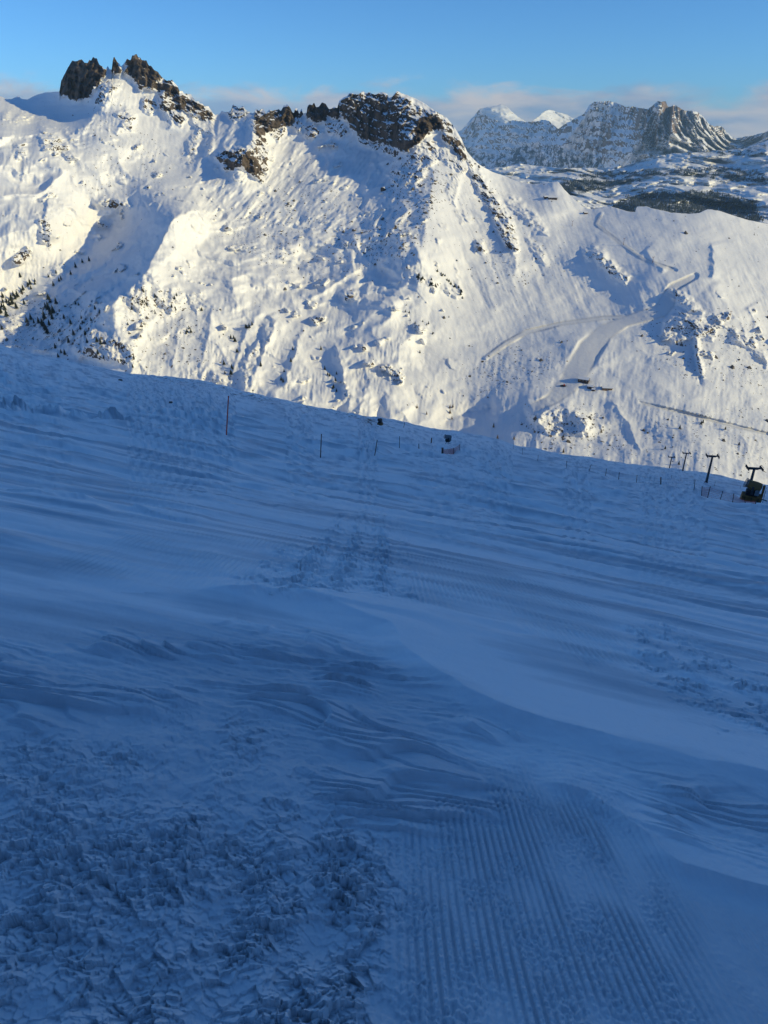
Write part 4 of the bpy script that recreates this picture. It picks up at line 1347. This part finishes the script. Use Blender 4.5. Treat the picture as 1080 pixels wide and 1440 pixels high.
M_BOULD = mountain_mat('snow_dusted_stone', (0.06, 0.055, 0.05), (0.22, 0.19, 0.16), 0.8, 0.4)
nb_ = M_BOULD.node_tree
gm = nd(nb_, 'ShaderNodeNewGeometry'); sx_ = nd(nb_, 'ShaderNodeSeparateXYZ')
nb_.links.new(gm.outputs['Normal'], sx_.inputs[0])
at_ = [n for n in nb_.nodes if n.type == 'ATTRIBUTE' and n.attribute_name == 'rock'][0]
tg = at_.outputs['Fac'].links[0].to_socket
nb_.links.new(mrange(nb_, sx_.outputs['Z'], 0.35, 0.75, 1.0, 0.15).outputs[0], tg)
STONE_ME = [stone_mesh(i, 2) for i in range(5)]
for m in STONE_ME:
    m.materials.append(M_BOULD)
BL = [(492, 417, 7.5, 'big lone boulder with a long blue shadow on the snowy bench', None),
      (538, 268, 9, 'large dark rock in the boulder field under the cliff', 'boulders under the cliff'), (552, 262, 6, None, None), (585, 250, 6, None, None), (592, 262, 5, None, None), (600, 285, 5, None, None), (575, 245, 5, None, None), (612, 255, 5, None, None),
      (498, 325, 5, 'boulder on the bench below the boulder field', 'boulders on the bench'), (415, 296, 3.5, None, None), (395, 326, 3.5, None, None), (508, 328, 4, None, None), (455, 282, 3.5, None, None), (535, 322, 4, None, None), (550, 330, 4, None, None), (556, 318, 3.5, None, None),
      (675, 350, 6, 'dark rock standing out of the smooth slope right of the spur', None), (163, 291, 6, 'rock knob with a dark shadow above the shaded hollow', None)]
ll = gg = None
for u, v, r, lab, grp in BL:
    if lab:
        ll, gg = lab, grp
    p = on_mountain(u, v)
    o = bpy.data.objects.new('boulder', STONE_ME[rt.randrange(5)])
    COL.objects.link(o)
    o.location = p + Vector((0, 0, r * 0.15)); o.scale = (r * 0.6, r * 0.6, r * rt.uniform(0.5, 0.75)); o.rotation_euler = (rt.uniform(-.3, .3), rt.uniform(-.3, .3), rt.random() * 6)
    tag(o, ll, 'boulder', gg)

rs = np.random.RandomState(17)
prob = np.clip(speck_m - 0.1, 0, 1) ** 1.5
vis = (MU > -10) & (MU < 1090) & (MV < brow(MU) + 4)
prob = np.where(vis, prob + 0.012, 0) * (1 - road_m)
prob *= (0.25 + 3.0 * np.clip(fbm2(MU / 22, MV / 12, 3) , 0, 1)) * (MP[..., 1] / 1000)
flat = prob.ravel() / prob.sum()
pick = rs.choice(flat.size, 3200, replace=False, p=flat)
base_v = np.array([(1, 0, 0), (.3, .95, 0), (-.8, .6, 0), (-.8, -.6, 0), (.3, -.95, 0), (.15, .1, 1.0), (-.3, -.15, .85)], float)
fcs = [(0, 1, 5), (1, 2, 5), (2, 6, 5), (2, 3, 6), (3, 4, 6), (4, 5, 6), (4, 0, 5)]
Pm = MP.reshape(-1, 3)
vv, ff = [], []
for k in pick:
    sz = 0.5 + rs.pareto(2.6) * 0.55
    sz = min(sz, 4.2)
    q = base_v * (sz * rs.uniform(.7, 1.3, (7, 3)))
    a = rs.rand() * 6.28
    x = q[:, 0] * math.cos(a) - q[:, 1] * math.sin(a); y = q[:, 0] * math.sin(a) + q[:, 1] * math.cos(a)
    b = len(vv)
    zz = q[:, 2] * 0.95 - 0.25 * sz
    vv += list(zip(Pm[k, 0] + x, Pm[k, 1] + y, Pm[k, 2] + zz))
    ff += [(b + i, b + j, b + l) for i, j, l in fcs]
me = bpy.data.meshes.new('scree')
me.from_pydata(vv, [], ff)
me.materials.append(M_STONE)
scree = bpy.data.objects.new('scree', me)
COL.objects.link(scree)
scree['kind'] = 'stuff'; scree['label'] = 'loose stones strewn over the snowy mountain side'; scree['category'] = 'scree'

# ---- mountain huts and lift line across the valley
def hut(u, v, L, W, Hh, rz, label, roof_mat=None, wall=None, dz=-0.3):
    p = on_mountain(u, v)
    t = thing('mountain_hut', p + Vector((0, 0, dz)), label, 'hut', None, rz)
    w = wall or M_WOOD
    rh = Hh * 0.45
    m = MB()
    m.poly([(-L / 2, -W / 2, -1.5), (L / 2, -W / 2, -1.5), (L / 2, W / 2, -1.5), (-L / 2, W / 2, -1.5), (-L / 2, -W / 2, Hh), (L / 2, -W / 2, Hh), (L / 2, W / 2, Hh), (-L / 2, W / 2, Hh), (-L / 2, 0, Hh + rh), (L / 2, 0, Hh + rh)],
           [(0, 1, 5, 4), (1, 2, 6, 9, 5), (2, 3, 7, 6), (3, 0, 4, 8, 7), (0, 3, 2, 1)])
    m.build('wall', w, t)
    e = 0.7
    for nm, dzz, th, mt in (('roof', 0.02, 0.22, M_DARKW), ('roof_snow', 0.26, 0.45, M_ROOFSNOW)):
        m = MB()
        ov = e if nm == 'roof' else e - 0.12
        k = rh / (W / 2)
        for sgn in (-1, 1):
            a = [(-L / 2 - ov, 0, Hh + rh + dzz), (L / 2 + ov, 0, Hh + rh + dzz), (L / 2 + ov, sgn * (W / 2 + ov), Hh - k * ov + dzz), (-L / 2 - ov, sgn * (W / 2 + ov), Hh - k * ov + dzz)]
            bq = [(x, y, z + th) for x, y, z in a]
            m.poly(a + bq, [(0, 1, 2, 3), (4, 7, 6, 5), (0, 4, 5, 1), (1, 5, 6, 2), (2, 6, 7, 3), (3, 7, 4, 0)])
        m.build(nm, mt, t)
    MB().box((L * 0.12, -W / 2 - 0.04, 0.9), (1.0, 0.1, 2.0)).build('door', M_DARKW, t)
    n = max(1, int(L / 3.5))
    for i in range(n):
        x = -L / 2 + (i + 0.5) * L / n
        if abs(x - L * 0.12) < 1.0:
            continue
        wnd = MB().box((x, -W / 2 - 0.03, Hh * 0.6), (1.1, 0.1, 1.0)).build('window', M_ROOFSNOW, t)
        MB().box((x, -W / 2 - 0.09, Hh * 0.6), (0.9, 0.04, 0.8)).build('pane', M_GLASS, wnd)
    return t


hut(821, 537, 13, 8, 4.0, math.radians(-28), 'largest timber hut with snowy roof below the wide groomed piste', wall=M_DARKW)
hut(830, 545, 7, 5.5, 2.6, math.radians(-28), 'small dark hut touching the lower end of the largest hut', wall=M_DARKW)
hut(834, 549, 3.6, 3, 2.0, math.radians(-20), 'tiny shed at the end of the row of huts', wall=M_DARKW)
hut(854, 548, 12, 6, 2.8, math.radians(-8), 'low brown timber hut standing apart to the side of the hut group')
hut(824, 300, 6, 4, 2.0, math.radians(10), 'dark hut in the saddle where the near ridge meets the far hills', wall=M_DARKW, dz=-.6)
hut(777, 279, 15, 6, 2.4, math.radians(-6), 'long lift station building on the snowy shoulder', wall=M_DARKW, dz=-.6)
hut(768, 278, 6, 5, 2.4, math.radians(8), 'small block beside the long lift station on the shoulder', wall=M_DARKW, dz=-.6)


def groomer(u, v, rz):
    t = thing('snow_groomer', on_mountain(u, v), 'dark snow groomer parked on the piste next to the huts', 'snow groomer', None, rz)
    for s in (-1, 1):
        MB().box((0, s * 1.6, 0.5), (5.0, 1.1, 0.95), top=0.8).build('track', M_BLACK, t, 0.15)
    MB().box((0, 0, 1.1), (5.0, 2.2, 0.8)).build('chassis', M_BLACK, t, 0.1)
    cb = MB().box((0.9, 0, 2.1), (1.9, 2.2, 1.3), top=0.85).build('cab', M_ORANGE, t, 0.1)
    MB().box((1.78, 0, 2.2), (0.06, 1.7, 0.8)).build('windscreen', M_GLASS, cb)
    MB().box((3.4, 0, 0.8), (0.25, 4.6, 1.2)).build('blade', M_STEEL, t, 0.05)
    MB().box((-3.3, 0, 0.6), (1.2, 4.4, 0.5)).build('tiller', M_BLACK, t, 0.05)
    return t


groomer(792, 543, math.radians(-20))


def pylon(p, h, arm, rz, label, group, mat, name='lift_pylon', lean=(0, 0)):
    t = thing(name, p, label, 'lift pylon', group, rz)
    t.rotation_euler = (lean[0], lean[1], rz)
    MB().box((0, 0, 0.05), (0.9, 0.9, 0.7), top=0.8).build('footing', M_GREY, t, 0.04)
    MB().tube((0, 0, -0.5), (0, 0, h), 0.30, 0.19, 12).build('mast', mat, t)
    MB().box((0, 0, h + 0.1), (arm, 0.26, 0.28)).box((0, 0, h - 0.12), (arm * 0.55, 0.14, 0.16)).build('crossarm', mat, t, 0.02)
    for s in (-1, 1):
        bt = MB().box((s * arm * 0.44, 0, h + 0.02), (0.12, 1.9, 0.16)).build('sheave_beam', mat, t)
        for k in range(4):
            MB().tube((s * arm * 0.44 - 0.09, -0.72 + 0.48 * k, h + 0.18), (s * arm * 0.44 + 0.09, -0.72 + 0.48 * k, h + 0.18), 0.17, 0.17, 12).build('sheave', M_BLACK, bt)
        MB().tube((s * arm * 0.48, -0.7, h + 0.1), (s * arm * 0.48, -0.7, h + 0.5), 0.03).tube((s * arm * 0.48, 0.7, h + 0.1), (s * arm * 0.48, 0.7, h + 0.5), 0.03).tube((s * arm * 0.48, -0.7, h + 0.5), (s * arm * 0.48, 0.7, h + 0.5), 0.03).build('service_rail', mat, t)
    lad = MB()
    for s in (-.16, .16):
        lad.tube((s, -0.30, 0.8), (s, -0.24, h), 0.02, 0.02, 5)
    for k in range(int(h / 0.35) - 2):
        lad.tube((-.16, -0.29, 1.0 + 0.35 * k), (.16, -0.29, 1.0 + 0.35 * k), 0.014, 0.014, 4)
    lad.build('ladder', M_GREY, t)
    return t


M_RUST = plain('rust_brown_paint', (0.26, 0.11, 0.05), 0.7, 0, 0.3, 2)
for u, v, h, lb in [(876, 345, 10, 'rust brown drag-lift pylon in the middle of the slope above the piste bend'), (918, 369, 8, 'small brown drag-lift pylon just above the piste bend'), (1026, 445, 7, 'thin brown pylon on the ridge right of the rocky outcrop'), (805, 318, 8, 'thin brown pylon near the saddle below the lift station')]:
    pylon(on_mountain(u, v), h, 3.6, math.radians(35), lb, None, M_RUST)

# ---- lift pylons at the edge of the ski slope
def height_px(u, v, vtop):
    p = on_slope(u, v)
    s_, e_ = ray(u, vtop)
    return p, float(e_ * p.y - p.z)


GP = 'lift pylons at the slope edge'
for u, v, vt, arm, lb in [(960, 663.5, 637, 3.0, 'slender T-shaped lift pylon rising from the shaded brow, second from the far end'), (992.6, 680, 641, 2.8, 'tallest T-shaped lift pylon standing free on the shaded slope with a snow mound'), (1051, 697.5, 658, 2.7, 'T-shaped lift pylon half hidden behind the yellow snow gun')]:
    p, h = height_px(u, v, vt)
    pylon(p - Vector((0, 0, .15)), h, arm, math.radians(-8), lb, GP, M_STEEL)
p = on_slope(941, 660.5)
q = Vector((p.x * 1.12, p.y * 1.12, 0))
s_, e_ = ray(944.5, 643)
q = Vector((float(s_) * p.y * 1.12, p.y * 1.12, 0))
slope_beyond = SPT[0, int(np.argmin(np.abs(SU[0] - 942)))]
zb = slope_beyond[2] + (slope_beyond[2] / slope_beyond[1] - 0.12) * (p.y * 0.12)
pylon(Vector((q.x, q.y, zb)), float(e_) * q.y - zb, 3.0, math.radians(-8), 'smallest T-shaped lift pylon with its foot hidden below the brow', GP, M_STEEL)

# ---- marker poles
def pole(u, v, ut, vt, r, mat, label, group=None, name='marker_pole'):
    p = on_slope(u, v)
    s_, e_ = ray(ut, vt)
    top = Vector((float(s_) * p.y, p.y, float(e_) * p.y)) - p
    t = thing(name, p, label, 'pole', group)
    MB().tube(-top * 0.12, top, r, r * 0.85, 8).build('shaft', mat, t)
    MB().tube(top, top * 1.02, r * 1.15, r * 0.8, 8).build('cap', mat, t)
    return t


pole(318, 616, 321.3, 558, 0.034, M_ORANGE, 'tall orange marker pole standing alone on the shaded slope')
GB = 'thin poles in a row along the trench'
LB = 'thin dark pole in the row along the shallow trench'
for a in [(450.7, 640.4, 452, 611), (527.4, 642, 530.4, 619), (562, 631, 562, 614)]:
    pole(*a, 0.03, M_BAMBOO, LB, GB)
pole(588.5, 634.4, 589, 624, 0.045, M_BAMBOO, 'short thin pole between the trench poles and the thick dark post')
pole(606.7, 623, 607, 616, 0.11, M_BAMBOO, 'short stubby post left of the small snow gun')
pole(622, 640, 622.3, 630, 0.12, M_BAMBOO, 'thick dark post at the near end of the small net by the snow gun', name='fence_post')
pole(929, 681, 929.3, 671.5, 0.11, M_BAMBOO, 'thick dark post where the long fence meets the lift pylons', name='fence_post')
pole(568, 603, 569, 594, 0.09, M_BAMBOO, 'thin post on the brow past the bare stones')
pole(1068, 706, 1069, 698, 0.07, M_BAMBOO, 'short dark post right behind the yellow snow gun', name='fence_post')
pole(1072.6, 708, 1076.5, 690, 0.03, M_BAMBOO, 'thin leaning pole to the right of the yellow snow gun')

# ---- fences with net
def fence(pts, label, group, mat, rows, r_post, net=True, name='safety_net', sub=6):
    """pts: (u, v foot, u top, v top)"""
    P0 = []; P1 = []
    for u, v, ut, vt in pts:
        p = on_slope(u, v)
        s_, e_ = ray(ut, vt)
        P0.append(p); P1.append(Vector((float(s_) * p.y, p.y, float(e_) * p.y)))
    org = P0[0].copy()
    t = thing(name, org, label, 'fence', group)
    for a, b in zip(P0, P1):
        a = a - org; b = b - org
        MB().tube(a - (b - a) * 0.15, b, r_post, r_post, 6).build('post', M_BAMBOO, t)
    m = MB()
    for (a, b), (c, d) in zip(zip(P0[:-1], P1[:-1]), zip(P0[1:], P1[1:])):
        for k in range(rows):
            f = 0.06 + 0.86 * k / max(1, rows - 1)
            q0 = a.lerp(b, f) - org; q1 = c.lerp(d, f) - org
            mid = (q0 + q1) / 2 - Vector((0, 0, 0.04))
            m.tube(q0, mid, 0.012, 0.012, 3, False).tube(mid, q1, 0.012, 0.012, 3, False)
        if net:
            n = max(3, int((c - a).length / 0.28))
            for k in range(1, n):
                f = k / n
                q0 = a.lerp(c, f) - org; q1 = b.lerp(d, f) - org
                m.tube(q0.lerp(q1, .06), q0.lerp(q1, .92), 0.009, 0.009, 3, False)
    m.build('net', mat, t)
    return t


fence([(987.4, 694.8, 987.4, 683.7), (996.3, 697.8, 999, 684), (1013.3, 701.8, 1016.6, 690.4), (1029.6, 706.4, 1032, 694), (1047, 711, 1047.4, 703.2), (1060.7, 715.6, 1063.4, 704.4)],
      'orange safety net on thin posts around the yellow snow gun', None, M_NET, 7, 0.045)
fence([(722, 631, 722, 624), (735, 637.5, 735, 630), (757, 647.5, 757, 640), (796, 657.5, 797, 648), (828.7, 662, 831.5, 653), (852, 669, 853, 659), (870, 674.5, 871, 664), (894.7, 679, 896, 668), (929, 682, 929, 673), (975.6, 691.5, 977.5, 675)],
      'long sagging rope fence running across the shaded slope to the pylons', None, M_BAMBOO, 3, 0.04, False, 'rope_fence')
fence([(622, 640, 622, 631.5), (638, 638, 638, 630), (646.7, 637.4, 646.7, 624)], 'small net beside the small snow gun and thick post', None, M_NET, 5, 0.04)
fence([(944, 676, 944, 668), (975, 681, 976, 674), (1005, 684, 1006, 677), (1040, 690, 1041, 683)], 'faint rope line behind the free-standing pylon', None, M_BAMBOO, 2, 0.03, False, 'rope_fence')

# ---- snow guns
def snow_gun(p, sc, rz, label, pad=True, tilt=0.25, body=None):
    t = thing('snow_gun', p, label, 'snow gun', None, rz)
    t.scale = (sc, sc, sc)
    if pad:
        pd = MB().box((0.1, 0, 0.45), (2.35, 1.5, 1.15), top=0.93).build('padding', M_PAD, t, 0.08)
        for k in range(3):
            MB().box((-0.65 + 0.75 * k, -0.765, 0.45), (0.06, 0.05, 0.95)).build('strap', M_BLACK, pd)
    else:
        for a in (0.5, 2.6, 4.7):
            MB().tube((0, 0, 0.9), (1.0 * math.cos(a), 1.0 * math.sin(a), -0.05), 0.06, 0.05, 8).build('leg', M_STEEL, t)
    MB().box((0, 0, 1.25), (1.3, 0.9, 0.7)).build('carriage', M_BLACK, t, 0.06)
    for s in (-1, 1):
        MB().box((0, s * 0.62, 1.75), (0.26, 0.10, 1.1)).build('fork_arm', M_STEEL, t, 0.02)
    c = Vector((0.05, 0, 2.25))
    d = Vector((-math.cos(tilt), 0, math.sin(tilt)))
    b0 = c - d * 0.85; b1 = c + d * 0.75
    m = MB()
    n = 20
    a_ = d.orthogonal().normalized(); c_ = d.cross(a_)
    prof = [(-0.85, 0.50), (-0.80, 0.60), (-0.3, 0.62), (0.3, 0.55), (0.75, 0.50), (0.75, 0.45), (0.2, 0.46), (-0.5, 0.48)]
    pts = []
    for l, r in prof:
        for i in range(n):
            g = 2 * math.pi * i / n
            pts.append(c + d * l + (a_ * math.cos(g) + c_ * math.sin(g)) * r)
    fc = []
    for k in range(len(prof) - 1):
        for i in range(n):
            j = (i + 1) % n
            fc.append((k * n + i, k * n + j, (k + 1) * n + j, (k + 1) * n + i))
    m.poly(pts, fc)
    br = m.build('barrel', body or M_YELLOW, t)
    g = MB()
    for k in range(6):
        rr = 0.08 + 0.085 * k
        for i in range(16):
            q0, q1 = 2 * math.pi * i / 16, 2 * math.pi * (i + 1) / 16
            g.tube(b0 + (a_ * math.cos(q0) + c_ * math.sin(q0)) * rr, b0 + (a_ * math.cos(q1) + c_ * math.sin(q1)) * rr, 0.012, 0.012, 3, False)
    g.build('fan_grille', M_GREY, br)
    ring = MB()
    for k, (l, r) in enumerate(((0.78, 0.52), (0.90, 0.56), (1.0, 0.58))):
        for i in range(20):
            q0, q1 = 2 * math.pi * i / 20, 2 * math.pi * (i + 1) / 20
            ring.tube(c + d * l + (a_ * math.cos(q0) + c_ * math.sin(q0)) * r, c + d * l + (a_ * math.cos(q1) + c_ * math.sin(q1)) * r, 0.035, 0.035, 5, False)
    ring.build('nozzle_ring', M_GREY, br)
    MB().tube(c - d * 0.5, c + d * 0.55, 0.2, 0.14, 12).build('motor', M_STEEL, br)
    MB().box((0.55, -0.5, 1.6), (0.5, 0.35, 0.7)).build('control_box', M_GREY, t, 0.03)
    if pad:
        MB().box((1.22, 0.1, 1.2), (0.24, 0.24, 2.5)).build('hydrant_post', M_PAD, t, 0.03)
        MB().tube((1.22, 0.1, 0.6), (1.95, 0.2, 0.42), 0.06).build('hose', M_BLACK, t)
    return t


snow_gun(on_slope(1053, 704.5) - Vector((0, 0, 0.1)), 1.10, math.radians(-24), 'yellow padded snow gun behind the orange safety net', True)
snow_gun(on_slope(630, 626), 0.62, math.radians(12), 'small dark snow gun on tripod out on the shaded slope', False, body=M_GREY)
snow_gun(on_slope(534.6, 600), 0.62, math.radians(60), 'small brown snow gun on the brow above the bare stones', True, body=M_BAMBOO)

# ---- small loose things on the snow
def lump(u, v, r, mat, name, label, cat, seed):
    me = stone_mesh(seed, 2).copy()
    me.materials.append(mat)
    o = bpy.data.objects.new(name, me)
    COL.objects.link(o)
    o.location = on_slope(u, v) + Vector((0, 0, r * 0.45)); o.scale = (r, r, r)
    tag(o, label, cat)


lump(383, 850, 0.021, M_LUMP, 'snow_lump', 'small round snow lump resting on the smooth drift', 'snow lump', 50)
lump(445, 838, 0.028, M_LUMP, 'snow_lump', 'pointed snow lump in the churned groomer track', 'snow lump', 51)
lump(170, 536, 0.5, M_STONE, 'stone', 'single dark stone on the shaded slope near the brow', 'stone', 52)
lump(240, 566, 0.22, M_STONE, 'stone', 'tiny dark stone on the shaded slope left of the orange pole', 'stone', 53)

# ------------------------------------------------------------------ haze
hz = MB().box((0, 8500, -100), (26000, 23000, 1260))
M_HAZE = bpy.data.materials.new('haze')
M_HAZE.use_nodes = True
hn = M_HAZE.node_tree
hn.nodes.clear()
ho = hn.nodes.new('ShaderNodeOutputMaterial')
hv = hn.nodes.new('ShaderNodeVolumePrincipled')
hv.inputs['Color'].default_value = (0.42, 0.70, 1.0, 1)
hv.inputs['Density'].default_value = 3.4e-5
hv.inputs['Anisotropy'].default_value = 0.0
hn.links.new(hv.outputs[0], ho.inputs['Volume'])
haze = hz.build('haze', M_HAZE)
haze['kind'] = 'stuff'; haze['label'] = 'thin blue air between the near and far mountains'; haze['category'] = 'haze'
print('things', round(time.time() - T0, 1))
